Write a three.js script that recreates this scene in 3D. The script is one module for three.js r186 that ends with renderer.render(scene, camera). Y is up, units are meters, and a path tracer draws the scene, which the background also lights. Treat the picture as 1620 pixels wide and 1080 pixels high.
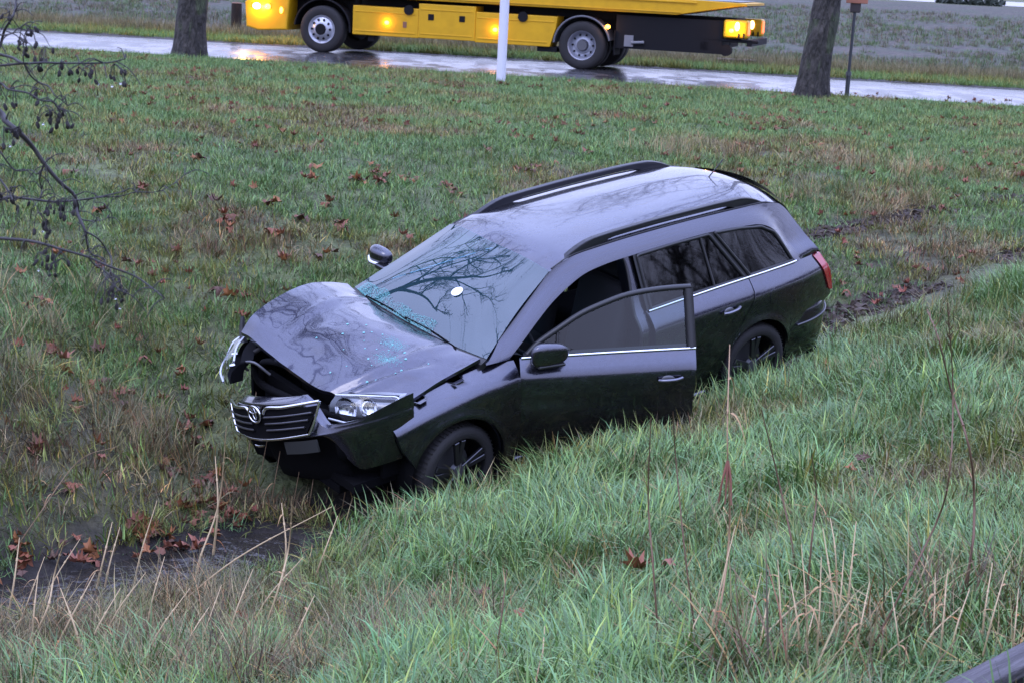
import * as THREE from 'three';
import { mergeGeometries, mergeVertices } from 'three/addons/utils/BufferGeometryUtils.js';
import { RoundedBoxGeometry } from 'three/addons/geometries/RoundedBoxGeometry.js';

// ---------------------------------------------------------------- camera, sky, sun, exposure
const scene = new THREE.Scene();
const camera = new THREE.PerspectiveCamera(20.45, 1024 / 682, 0.1, 3000);
camera.position.set(0, 1.95, 0);
camera.rotation.set(THREE.MathUtils.degToRad(-11.186), 0, THREE.MathUtils.degToRad(3), 'YXZ');
camera.focus = 10.5;
camera.userData.fStop = 10;

const renderer = new THREE.WebGLRenderer({ antialias: true });
renderer.setSize(1024, 682);
renderer.toneMapping = THREE.LinearToneMapping;
renderer.toneMappingExposure = 1.36;
renderer.shadowMap.enabled = true;

// ---------------------------------------------------------------- seeded randomness and noise
let seed = 20231;
const rnd = () => { seed = (seed * 1664525 + 1013904223) >>> 0; return seed / 4294967296; };
const rr = (a, b) => a + (b - a) * rnd();
const hash2 = (i, j, k = 0) => { let h = (i * 374761393 + j * 668265263 + k * 2147483647) | 0; h = Math.imul(h ^ (h >>> 13), 1274126177); h ^= h >>> 16; return (h >>> 0) / 4294967296; };
const clamp = (x, a = 0, b = 1) => Math.min(b, Math.max(a, x));
const smooth = (a, b, x) => { const t = clamp((x - a) / (b - a)); return t * t * (3 - 2 * t); };
const mix = (a, b, t) => a + (b - a) * t;
function vnoise(x, y, period = 0, k = 0) {
  const xi = Math.floor(x), yi = Math.floor(y), fx = x - xi, fy = y - yi;
  const w = (n) => period ? ((n % period) + period) % period : n;
  const u = fx * fx * (3 - 2 * fx), v = fy * fy * (3 - 2 * fy);
  const a = hash2(w(xi), w(yi), k), b = hash2(w(xi + 1), w(yi), k), c = hash2(w(xi), w(yi + 1), k), d = hash2(w(xi + 1), w(yi + 1), k);
  return mix(mix(a, b, u), mix(c, d, u), v);
}
function fbm(x, y, oct = 4, period = 0, k = 0) {
  let s = 0, a = 0.5, n = 0, p = period;
  for (let i = 0; i < oct; i++) { s += a * vnoise(x, y, p, k + i); n += a; a *= 0.5; x *= 2; y *= 2; p *= 2; }
  return s / n;
}
// piecewise interpolation through sorted [x, y] pairs, smoothed
function table(pairs) {
  const n = pairs.length, m = [];
  for (let i = 0; i < n; i++) {
    const d = (a, b) => (pairs[b][1] - pairs[a][1]) / (pairs[b][0] - pairs[a][0]);
    if (i === 0) m.push(d(0, 1)); else if (i === n - 1) m.push(d(n - 2, n - 1));
    else { const a = d(i - 1, i), b = d(i, i + 1); m.push(a * b <= 0 ? 0 : 2 * a * b / (a + b)); }
  }
  return (x) => {
    if (x <= pairs[0][0]) return pairs[0][1];
    if (x >= pairs[n - 1][0]) return pairs[n - 1][1];
    let i = 0; while (x > pairs[i + 1][0]) i++;
    const h = pairs[i + 1][0] - pairs[i][0], t = (x - pairs[i][0]) / h, t2 = t * t, t3 = t2 * t;
    return (2 * t3 - 3 * t2 + 1) * pairs[i][1] + (t3 - 2 * t2 + t) * h * m[i] + (-2 * t3 + 3 * t2) * pairs[i + 1][1] + (t3 - t2) * h * m[i + 1];
  };
}

// the sky: heavy, even cloud at the blue end of the day, brighter overhead than at the horizon
{
  const w = 512, h = 256, data = new Float32Array(w * h * 4);
  for (let j = 0; j < h; j++) for (let i = 0; i < w; i++) {
    const el = (j + 0.5) / h * Math.PI - Math.PI / 2, up = Math.max(0, Math.sin(el));
    const az = i / w * 16;
    const cloud = 0.86 + 0.28 * fbm(az, up * 7 + 3, 5, 16);
    const k = (0.62 + 0.95 * up) * (el > -0.05 ? cloud : 0.9);
    const o = (j * w + i) * 4;
    const hi = smooth(0.05, 0.75, up); data[o] = mix(1.18, 1.12, hi) * k; data[o + 1] = mix(1.28, 1.31, hi) * k; data[o + 2] = mix(1.98, 2.3, hi) * k; data[o + 3] = 1;
  }
  const sky = new THREE.DataTexture(data, w, h, THREE.RGBAFormat, THREE.FloatType);
  sky.mapping = THREE.EquirectangularReflectionMapping;
  sky.colorSpace = THREE.LinearSRGBColorSpace;
  sky.magFilter = sky.minFilter = THREE.LinearFilter;
  sky.needsUpdate = true;
  scene.background = sky;
  scene.environment = sky;
}
const sun = new THREE.DirectionalLight(new THREE.Color(1, 0.96, 0.92), 0.5);
sun.position.set(-14, 34, 6);
sun.target.position.set(0, -1, -14);
sun.castShadow = true;
sun.shadow.radius = 45;
sun.shadow.mapSize.set(2048, 2048);
Object.assign(sun.shadow.camera, { left: -30, right: 30, top: 40, bottom: -30, near: 1, far: 120 });
scene.add(sun, sun.target);

// ---------------------------------------------------------------- naming, materials, textures
const taken = new Map();
function numbered(name) { const n = taken.get(name) || 0; taken.set(name, n + 1); return n ? `${name}_${String(n).padStart(3, '0')}` : name; }
function shade(o) { o.traverse((c) => { if (c.isMesh) { c.castShadow = true; c.receiveShadow = true; } }); return o; }
function tag(o, label, category, group, kind) { o.userData.label = label; if (category) o.userData.category = category; if (group) o.userData.group = group; if (kind) o.userData.kind = kind; return o; }
function thing(name, label, category, group) { const o = new THREE.Group(); o.name = numbered(name); scene.add(o); return tag(o, label, category, group); }
function structure(name, geo, mat, label) { const m = new THREE.Mesh(geo, mat); m.name = numbered(name); m.userData.kind = 'structure'; if (label) m.userData.label = label; scene.add(m); return shade(m); }
function part(name, geo, mat, parent, label) { const m = new THREE.Mesh(Array.isArray(geo) ? merge(geo) : geo, mat); m.name = name; if (label) m.userData.label = label; parent.add(m); return shade(m); }
function merge(list) {
  return mergeGeometries(list.map((g) => {
    const q = g.index ? g.toNonIndexed() : g.clone();
    for (const k of Object.keys(q.attributes)) if (!['position', 'normal', 'uv'].includes(k)) q.deleteAttribute(k);
    if (!q.attributes.normal) q.computeVertexNormals();
    if (!q.attributes.uv) q.setAttribute('uv', new THREE.BufferAttribute(new Float32Array(q.attributes.position.count * 2), 2));
    return q;
  }));
}
const lin = (r, g, b) => new THREE.Color().setRGB(r, g, b);
const std = (r, g, b, roughness = 0.8, o = {}) => new THREE.MeshStandardMaterial({ color: lin(r, g, b), roughness, side: THREE.DoubleSide, ...o });
function tex(w, h, fn, srgb, repeat = true) {
  const d = new Uint8Array(w * h * 4);
  for (let j = 0; j < h; j++) for (let i = 0; i < w; i++) { const c = fn(i / w, j / h), o = (j * w + i) * 4; d[o] = clamp(c[0]) * 255; d[o + 1] = clamp(c[1]) * 255; d[o + 2] = clamp(c[2]) * 255; d[o + 3] = 255; }
  const t = new THREE.DataTexture(d, w, h); if (srgb) t.colorSpace = THREE.SRGBColorSpace;
  t.magFilter = THREE.LinearFilter; t.minFilter = THREE.LinearMipmapLinearFilter; t.generateMipmaps = true;
  if (repeat) t.wrapS = t.wrapT = THREE.RepeatWrapping;
  t.needsUpdate = true; return t;
}
const v3 = (x, y, z) => new THREE.Vector3(x, y, z);
const box = (x0, x1, y0, y1, z0, z1) => new THREE.BoxGeometry(x1 - x0, y1 - y0, z1 - z0).translate((x0 + x1) / 2, (y0 + y1) / 2, (z0 + z1) / 2);
const rbox = (x0, x1, y0, y1, z0, z1, r = 0.02) => new RoundedBoxGeometry(x1 - x0, y1 - y0, z1 - z0, 2, Math.min(r, (x1 - x0) / 2.1, (y1 - y0) / 2.1, (z1 - z0) / 2.1)).translate((x0 + x1) / 2, (y0 + y1) / 2, (z0 + z1) / 2);
function tube(pts, radius, sides = 6, seg = 0, taper = 1) {     // a round bar through the points, tapering to taper * radius
  const c = new THREE.CatmullRomCurve3(pts.map((p) => p.isVector3 ? p : v3(...p)), false, 'centripetal');
  const n = seg || Math.max(2, (pts.length - 1) * 4), g = new THREE.TubeGeometry(c, n, radius, sides, false);
  if (taper !== 1) {
    const P = g.attributes.position;
    for (let i = 0; i <= n; i++) { const q = c.getPointAt(i / n), k = mix(1, taper, i / n); for (let j = 0; j <= sides; j++) { const o = i * (sides + 1) + j; P.setXYZ(o, q.x + (P.getX(o) - q.x) * k, q.y + (P.getY(o) - q.y) * k, q.z + (P.getZ(o) - q.z) * k); } }
  }
  return g;
}
function cyl(r0, r1, a, b, sides = 20) {                        // a capped cylinder from point a (radius r0) to point b (radius r1)
  const A = v3(...a), B = v3(...b), d = B.clone().sub(A), g = new THREE.CylinderGeometry(r1, r0, d.length(), sides);
  g.applyQuaternion(new THREE.Quaternion().setFromUnitVectors(v3(0, 1, 0), d.clone().normalize()));
  return g.translate((A.x + B.x) / 2, (A.y + B.y) / 2, (A.z + B.z) / 2);
}
// polyline resampled to n + 1 points of equal spacing (curved through the points, or straight between them)
function resample(pts, n, curved = true) {
  const P = pts.map((p) => v3(p[0], p[1], p[2] || 0));
  if (P.length === 2) return Array.from({ length: n + 1 }, (_, i) => P[0].clone().lerp(P[1], i / n));
  if (curved) return new THREE.CatmullRomCurve3(P, false, 'centripetal').getSpacedPoints(n);
  const L = [0]; for (let i = 1; i < P.length; i++) L.push(L[i - 1] + P[i].distanceTo(P[i - 1]));
  return Array.from({ length: n + 1 }, (_, i) => { const s = i / n * L[L.length - 1]; let k = 0; while (k < L.length - 2 && s > L[k + 1]) k++; return P[k].clone().lerp(P[k + 1], clamp((s - L[k]) / (L[k + 1] - L[k]))); });
}
// a sheet over a grid of points, grid[j][i]; with a rim folded back by depth along the inward vector
function sheet(grid, rim) {
  const nv = grid.length - 1, nu = grid[0].length - 1, pos = [], uv = [], idx = [];
  for (let j = 0; j <= nv; j++) for (let i = 0; i <= nu; i++) { const p = grid[j][i]; pos.push(p.x, p.y, p.z); uv.push(i / nu, j / nv); }
  const at = (i, j) => j * (nu + 1) + i;
  for (let j = 0; j < nv; j++) for (let i = 0; i < nu; i++) idx.push(at(i, j), at(i + 1, j), at(i + 1, j + 1), at(i, j), at(i + 1, j + 1), at(i, j + 1));
  const g = new THREE.BufferGeometry();
  g.setAttribute('position', new THREE.Float32BufferAttribute(pos, 3)); g.setAttribute('uv', new THREE.Float32BufferAttribute(uv, 2)); g.setIndex(idx); g.computeVertexNormals();
  if (!rim) return g;
  const loop = []; for (let i = 0; i <= nu; i++) loop.push(grid[0][i]); for (let j = 1; j <= nv; j++) loop.push(grid[j][nu]); for (let i = nu - 1; i >= 0; i--) loop.push(grid[nv][i]); for (let j = nv - 1; j >= 0; j--) loop.push(grid[j][0]);
  const r = new THREE.BufferGeometry(), rp = [], ri = [];
  loop.forEach((p, k) => { const o = typeof rim === 'function' ? rim(p) : rim; rp.push(p.x, p.y, p.z, p.x + o.x, p.y + o.y, p.z + o.z); if (k) ri.push(2 * k - 2, 2 * k, 2 * k - 1, 2 * k, 2 * k + 1, 2 * k - 1); });
  r.setAttribute('position', new THREE.Float32BufferAttribute(rp, 3)); r.setIndex(ri); r.computeVertexNormals();
  return merge([g, r]);
}
function coons(bot, top, left, right, nu, nv, curved = [true, true, true, true]) {
  const B = resample(bot, nu, curved[0]), T = resample(top, nu, curved[1]), L = resample(left, nv, curved[2]), R = resample(right, nv, curved[3]), grid = [];
  for (let j = 0; j <= nv; j++) {
    const v = j / nv, row = [];
    for (let i = 0; i <= nu; i++) {
      const u = i / nu, p = v3(0, 0, 0);
      p.addScaledVector(B[i], 1 - v).addScaledVector(T[i], v).addScaledVector(L[j], 1 - u).addScaledVector(R[j], u);
      p.addScaledVector(B[0], -(1 - u) * (1 - v)).addScaledVector(B[nu], -u * (1 - v)).addScaledVector(T[0], -(1 - u) * v).addScaledVector(T[nu], -u * v);
      row.push(p);
    }
    grid.push(row);
  }
  return grid;
}
const mirrored = (g) => { const q = (g.index ? g.toNonIndexed() : g.clone()); const P = q.attributes.position, N = q.attributes.normal; for (let i = 0; i < P.count; i++) { P.setZ(i, -P.getZ(i)); if (N) N.setZ(i, -N.getZ(i)); } for (const k of Object.keys(q.attributes)) { const A = q.attributes[k], s = A.itemSize; for (let i = 0; i < A.count; i += 3) for (let c = 0; c < s; c++) { const t = A.array[(i + 1) * s + c]; A.array[(i + 1) * s + c] = A.array[(i + 2) * s + c]; A.array[(i + 2) * s + c] = t; } } return q; };

// ---------------------------------------------------------------- the lie of the land
// s runs along the ditch (towards the water), t across it (towards the near bank)
const DO = [0.108, -13.288], DA = [-0.768, 0.640], DB = [0.640, 0.768];
const toST = (x, z) => { const dx = x - DO[0], dz = z - DO[1]; return [dx * DA[0] + dz * DA[1], dx * DB[0] + dz * DB[1]]; };
const fromST = (s, t) => [DO[0] + DA[0] * s + DB[0] * t, DO[1] + DA[1] * s + DB[1] * t];
const bedAt = table([[-22, 0.02], [-15, -0.02], [-10, -0.16], [-7, -0.36], [-5.4, -0.55], [-3.4, -0.88], [-1.35, -1.12], [1.35, -1.535], [2.3, -1.70], [3.2, -1.80], [5, -1.83], [40, -1.83]]);
const midAt = table([[-20, -0.4], [-6, -0.35], [-3.4, -0.12], [-1.35, 0.2], [0.5, 0.42], [2.5, 0.45], [4, 0.60], [9, 0.75]]);
// how far up from the bed to the level ground
const farRise = table([[-14, 1], [-9, 0.99], [-6.5, 0.93], [-5, 0.84], [-3.6, 0.68], [-2.4, 0.47], [-1.5, 0.29], [-0.76, 0.15], [-0.3, 0.085], [0.05, 0.03], [0.3, 0], [0.7, 0]]);
const nearRise = table([[0.3, 0], [0.75, 0.01], [1.0, 0.06], [1.3, 0.135], [1.7, 0.19], [2.5, 0.28], [5, 0.56], [8, 0.86], [10.5, 1], [16, 1]]);
const farSteep = table([[-14, 1], [-9, 0.99], [-6.5, 0.95], [-5, 0.90], [-3.6, 0.80], [-2.4, 0.66], [-1.5, 0.52], [-0.76, 0.36], [-0.3, 0.23], [0.05, 0.115], [0.25, 0.05], [0.4, 0], [0.7, 0]]);
const nearLow = table([[0.3, 0], [0.66, 0.0], [0.8, 0.045], [1.0, 0.065], [1.4, 0.085], [1.9, 0.11], [2.6, 0.21], [5, 0.53], [8, 0.86], [10.5, 1], [16, 1]]);
const roadNear = (x) => mix(-36.2, -33.8, (x + 9.2) / 18), roadFar = (x) => mix(-42.4, -39.4, (x + 10.8) / 21);
function groundAt(x, z) {
  const [s, t0] = toST(x, z), t = t0 - midAt(s) + 0.45, bed = bedAt(s);
  let y;
  const open = smooth(2.1, 3.3, s);                              // past the car's nose the ditch is a plain V with a low near edge
  if (t < 0.5) y = mix(bed, -0.02, mix(farRise(t), farSteep(t), open)); else y = mix(bed, 0.2, mix(nearRise(t), nearLow(t), open));
  const far = smooth(-20, -30, z), bumps = 1 - smooth(-28, -33, z);
  y = mix(y, -0.03, far);
  y += bumps * ((fbm(x * 1.1 + 5, z * 1.1, 3) - 0.5) * 0.10 + (fbm(x * 4 + 9, z * 4, 2) - 0.5) * 0.03) * smooth(0.35, 0.9, Math.abs(t - 0.45));
  if (z < -60) y += 0.9 * smooth(-60, -130, z);
  return y;
}
// the wheel ruts the car left, one behind each side
function rutAt(x, z) {
  const [s, t] = toST(x, z); if (s > -1.0 || s < -16) return 0;
  const c1 = mix(0.72, -0.3, smooth(-1.2, -4, s)) - 0.02 * (s + 4) * (s < -4 ? 1 : 0), c2 = c1 - mix(1.5, 1.72, smooth(-1.2, -6, s));
  const n = (fbm(x * 3, z * 3, 3) - 0.5) * 0.5, w = 0.26;
  const f = (c) => smooth(w, w * 0.4, Math.abs(t - c + n * 0.5));
  return Math.max(f(c1), f(c2) * 0.75) * smooth(0.30, 0.55, fbm(x * 1.7 + 40, z * 1.7, 3));
}

// ---------------------------------------------------------------- the setting
const grain = tex(512, 512, (u, v) => { const a = fbm(u * 32, v * 32, 5, 32, 3), b = fbm(u * 8, v * 8, 4, 8, 9); const k = 0.55 + 0.5 * (a - 0.5) + 0.55 * (b - 0.5) + 0.28; return [k, k * (0.97 + 0.06 * b), k * (0.94 + 0.08 * a)]; }, true);
const grainBump = tex(512, 512, (u, v) => { const k = fbm(u * 48, v * 48, 5, 48, 21); return [k, k, k]; });
grain.repeat.set(1, 1);
{
  const xs = [], zs = [];
  for (let x = -900; x < -40; x += 60) xs.push(x); for (let x = -40; x < -7; x += 1.5) xs.push(x); for (let x = -7; x < 9; x += 0.14) xs.push(x); for (let x = 9; x < 40; x += 1.5) xs.push(x); for (let x = 40; x <= 900; x += 60) xs.push(x);
  for (let z = 160; z > 8; z -= 19) zs.push(z); for (let z = 8; z > -4; z -= 0.5) zs.push(z); for (let z = -4; z > -21; z -= 0.14) zs.push(z); for (let z = -21; z > -46; z -= 0.5) zs.push(z); for (let z = -46; z > -140; z -= 6) zs.push(z); for (let z = -140; z >= -1500; z -= 120) zs.push(z);
  const pos = [], col = [], uv = [], idx = [], c = [0, 0, 0];
  for (const z of zs) for (const x of xs) {
    const [s, t0] = toST(x, z), t = t0 - midAt(s) + 0.45;
    pos.push(x, groundAt(x, z) - 0.03 * rutAt(x, z), z); uv.push(x / 1.3, z / 1.3);
    const n = fbm(x * 0.9, z * 0.9, 4), n2 = fbm(x * 0.35 + 7, z * 0.35, 3);
    let k = [mix(0.085, 0.135, n), mix(0.105, 0.150, n), mix(0.040, 0.056, n)];              // thatch and moss
    const soil = [0.070, 0.052, 0.034];
    const bare = smooth(0.55, 0.75, n2) * 0.7;
    k = k.map((q, i) => mix(q, soil[i], bare));
    const wet = smooth(0.62, 0.36, Math.abs(t - 0.45)) * smooth(-3, 0, s);                   // the muddy ditch bed
    k = k.map((q, i) => mix(q, [0.022, 0.016, 0.013][i], wet));
    const r = rutAt(x, z); k = k.map((q, i) => mix(q, [0.030, 0.022, 0.018][i], r));
    col.push(...k);
  }
  const nx = xs.length;
  for (let j = 0; j < zs.length - 1; j++) for (let i = 0; i < nx - 1; i++) { const a = j * nx + i; idx.push(a, a + 1, a + nx + 1, a, a + nx + 1, a + nx); }
  const g = new THREE.BufferGeometry();
  g.setAttribute('position', new THREE.Float32BufferAttribute(pos, 3)); g.setAttribute('color', new THREE.Float32BufferAttribute(col, 3)); g.setAttribute('uv', new THREE.Float32BufferAttribute(uv, 2));
  g.setIndex(idx); g.computeVertexNormals();
  structure('ground', g, new THREE.MeshStandardMaterial({ vertexColors: true, map: grain, bumpMap: grainBump, bumpScale: 0.02, roughness: 0.85, side: THREE.DoubleSide }), 'grassy verge and ditch banks');
}
// a strip of land between two lines z = near(x) and z = far(x)
function strip(x0, x1, dx, near, far, rows, height, uvScale) {
  const grid = [];
  for (let j = 0; j <= rows; j++) { const row = []; for (let x = x0; x <= x1 + 1e-6; x += dx) { const z = mix(near(x), far(x), j / rows); row.push(v3(x, height(x, z, j / rows), z)); } grid.push(row); }
  const g = sheet(grid), P = g.attributes.position, U = g.attributes.uv;
  for (let i = 0; i < P.count; i++) U.setXY(i, P.getX(i) / uvScale, P.getZ(i) / uvScale);
  return g;
}
{ // the wet road
  const m = tex(512, 512, (u, v) => { const a = fbm(u * 90, v * 90, 3, 90, 5), b = fbm(u * 6, v * 6, 4, 6, 8); const k = 0.22 + 0.10 * (a - 0.5) + 0.10 * (b - 0.5); return [k, k, k * 1.03]; }, true);
  const r = tex(512, 512, (u, v) => { const b = fbm(u * 10, v * 5, 5, 10, 14); const k = 0.16 + 0.16 * smooth(0.4, 0.72, b); return [k, k, k]; });
  const bumps = tex(512, 512, (u, v) => { const k = fbm(u * 100, v * 100, 3, 100, 33); return [k, k, k]; });
  structure('road', strip(-150, 150, 2, (x) => roadNear(x), (x) => roadFar(x), 8, (x, z, k) => -0.015 + 0.05 * (1 - (2 * k - 1) ** 2) + 0.006, 3),
    new THREE.MeshStandardMaterial({ map: m, roughnessMap: r, roughness: 1, bumpMap: bumps, bumpScale: 0.0009, side: THREE.DoubleSide }), 'wet asphalt road reflecting the pale sky');
  // broken, dirty far edge of the asphalt
  structure('road_shoulder', strip(-90, 90, 0.5, (x) => roadFar(x) - 0.0, (x) => roadFar(x) - 0.55 - 0.5 * fbm(x * 0.8, 3, 3), 3, (x, z, k) => -0.005 + 0.05 * fbm(x * 3, z * 3, 3) * k, 1.2), std(0.035, 0.026, 0.022, 0.75, { map: grain, bumpMap: grainBump, bumpScale: 0.03 }), 'strip of dark mud along the far road edge');
}
{ // the winter field beyond the road: young crop in rows over wet clods
  const crop = tex(1024, 1024, (u, v) => {
    const clod = fbm(u * 64, v * 64, 5, 64, 2), big = fbm(u * 6, v * 6, 4, 6, 31), green = smooth(0.40, 0.66, 0.6 * big + 0.4 * fbm(u * 40, v * 40, 4, 40, 44));
    const d = 0.205 + 0.36 * (clod - 0.5);
    return [mix(d * 1.14, d * 0.92, green), mix(d * 1.0, d * 1.06, green), mix(d * 0.86, d * 0.72, green)];
  }, true);
  const bumpC = tex(512, 512, (u, v) => { const k = fbm(u * 40, v * 40, 5, 40, 71); return [k, k, k]; });
  structure('field', strip(-700, 700, 10, (x) => roadFar(x) - 4.2, () => -140, 30, (x, z, k) => groundAt(x, z) + 0.03, 9), new THREE.MeshStandardMaterial({ map: crop, bumpMap: bumpC, bumpScale: 0.08, roughness: 0.9, side: THREE.DoubleSide }), 'bare winter field with a thin green crop');
  structure('water', strip(-10, 700, 20, (x) => -150 - 0.05 * x, () => -226, 2, () => 0.91, 9), std(0.02, 0.025, 0.03, 0.12), 'pale strip of water beyond the field');
}
{ // ditch water: shallow, brown and still enough to mirror the sky
  const rip = tex(256, 256, (u, v) => { const k = fbm(u * 10, v * 10, 4, 10, 91); return [k, k, k]; });
  const grid = [];
  for (let j = 0; j <= 10; j++) { const row = []; for (let i = 0; i <= 60; i++) { const s = mix(1.9, 16, i / 60), t = midAt(s) - 0.45 + mix(-0.5, 1.35, j / 10); const [x, z] = fromST(s, t); row.push(v3(x, -1.685, z)); } grid.push(row); }
  const g = sheet(grid), P = g.attributes.position, U = g.attributes.uv; for (let i = 0; i < P.count; i++) U.setXY(i, P.getX(i) / 0.9, P.getZ(i) / 0.9);
  structure('ditch_water', g, new THREE.MeshPhysicalMaterial({ color: lin(0.030, 0.026, 0.022), roughness: 0.06, ior: 1.33, bumpMap: rip, bumpScale: 0.045, side: THREE.DoubleSide }), 'shallow brown water standing in the ditch');
}

// ---------------------------------------------------------------- grass
camera.aspect = 1024 / 682; camera.updateMatrixWorld(); camera.updateProjectionMatrix();
const frustum = (x, y, z, m) => { const p = v3(x, y, z).applyMatrix4(camera.matrixWorldInverse), d = -p.z; if (d < 1) return false; const hy = Math.tan(THREE.MathUtils.degToRad(20.45 / 2)), hx = hy * 1.5015; return Math.abs(p.x) < hx * d + m && p.y < hy * d + m && p.y > -hy * d - m * 0.6; };
camera.matrixWorldInverse.copy(camera.matrixWorld).invert();
// one blade as a bent, folded strip
function blade(pos, idx, x, z, h, w, az, lean, curl, segs = 3, col = null, tone = [1, 1, 1]) {
  const ca = Math.cos(az), sa = Math.sin(az), b = pos.length / 3; let px = x, py = 0, pz = z, ang = lean;
  const tw = rr(-0.5, 0.5);
  for (let i = 0; i <= segs; i++) {
    const f = i / segs, ww = w * (1 - f * f) * 0.5 * (i ? 1 : 0.7), ta = az + Math.PI / 2 + tw * f;
    if (i === segs) pos.push(px, py, pz); else pos.push(px - Math.cos(ta) * ww, py, pz - Math.sin(ta) * ww, px + Math.cos(ta) * ww, py, pz + Math.sin(ta) * ww);
    px += Math.sin(ang) * ca * h / segs; pz += Math.sin(ang) * sa * h / segs; py += Math.cos(ang) * h / segs; ang += curl / segs;
  }
  if (col) while (col.length < pos.length) col.push(...tone);
  for (let i = 0; i < segs; i++) { const o = b + i * 2; if (i === segs - 1) idx.push(o, o + 1, o + 2); else idx.push(o, o + 1, o + 3, o, o + 3, o + 2); }
}
function tuft(n, spread, h0, h1, w0, w1, lean, curl, segs, wind = 0) {
  const pos = [], idx = [], col = [];
  for (let i = 0; i < n; i++) { const a = rr(0, 6.283), r = spread * Math.sqrt(rnd()); let az = a + rr(-1.2, 1.2); if (rnd() < wind) az = 2.5 + rr(-0.7, 0.7); blade(pos, idx, Math.cos(a) * r, Math.sin(a) * r, rr(h0, h1), rr(w0, w1), az, rr(0.02, lean), rr(0.2, curl), segs, col, tones(rnd())); }
  const g = new THREE.BufferGeometry(); g.setAttribute('position', new THREE.Float32BufferAttribute(pos, 3)); g.setAttribute('color', new THREE.Float32BufferAttribute(col, 3)); g.setIndex(idx); g.computeVertexNormals();
  return g;
}
// blades of one tuft differ: fresh, dull, yellowing, dead
function tones(q) { const k = rr(0.68, 1.34); return q < 0.72 ? [k, k, k] : q < 0.86 ? [k * 0.7, k * 0.85, k * 0.8] : q < 0.95 ? [k * 1.35, k * 1.1, k * 0.8] : [k * 1.7, k * 1.15, k * 1.1]; }
const grassMat = (rough = 0.42) => new THREE.MeshPhysicalMaterial({ color: 0xffffff, roughness: rough, side: THREE.DoubleSide });
const lushMat = new THREE.MeshPhysicalMaterial({ color: 0xffffff, vertexColors: true, roughness: 0.32, specularIntensity: 0.6, side: THREE.DoubleSide }), dryMat = new THREE.MeshPhysicalMaterial({ color: 0xffffff, vertexColors: true, roughness: 0.6, specularIntensity: 0.5, side: THREE.DoubleSide });
function scatter(name, label, geos, mat, spots) {   // spots: [x, y, z, turn, scale, tiltX, tiltZ, r, g, b]
  const per = geos.map(() => []); spots.forEach((p, i) => per[i % geos.length].push(p));
  const M = new THREE.Matrix4(), Q = new THREE.Quaternion(), E = new THREE.Euler(), C = new THREE.Color();
  per.forEach((list, k) => {
    if (!list.length) return;
    const im = new THREE.InstancedMesh(geos[k], mat, list.length); im.name = numbered(name); im.castShadow = im.receiveShadow = true;
    list.forEach((p, i) => { E.set(p[5], p[3], p[6], 'XZY'); Q.setFromEuler(E); M.compose(v3(p[0], p[1], p[2]), Q, v3(p[4], p[4], p[4])); im.setMatrixAt(i, M); im.setColorAt(i, C.setRGB(p[7], p[8], p[9])); });
    tag(im, label, 'grass', null, 'stuff'); scene.add(im);
  });
}
const CAR = new THREE.Matrix4().set(-0.7590134, -0.0127476, -0.6509502, 0.108, -0.1533855, 0.9751678, 0.1597520, -1.224, 0.6327492, 0.2211003, -0.7421207, -13.288, 0, 0, 0, 1);
const CARI = CAR.clone().invert();
const underCar = (x, y, z, m = 0) => { const p = v3(x, y, z).applyMatrix4(CARI); return p.x > -2.3 - m && p.x < 2.1 + m && Math.abs(p.z) < 0.80 + m; };
const doorZone = (x, y, z) => { const p = v3(x, y, z).applyMatrix4(CARI); return p.x > -0.25 && p.x < 0.75 && p.z < -0.8 && p.z > -0.8 - 0.62 * (0.75 - p.x) - 0.05; };
const slope = (x, z) => { const e = 0.15; return [(groundAt(x + e, z) - groundAt(x - e, z)) / (2 * e), (groundAt(x, z + e) - groundAt(x, z - e)) / (2 * e)]; };
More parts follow.
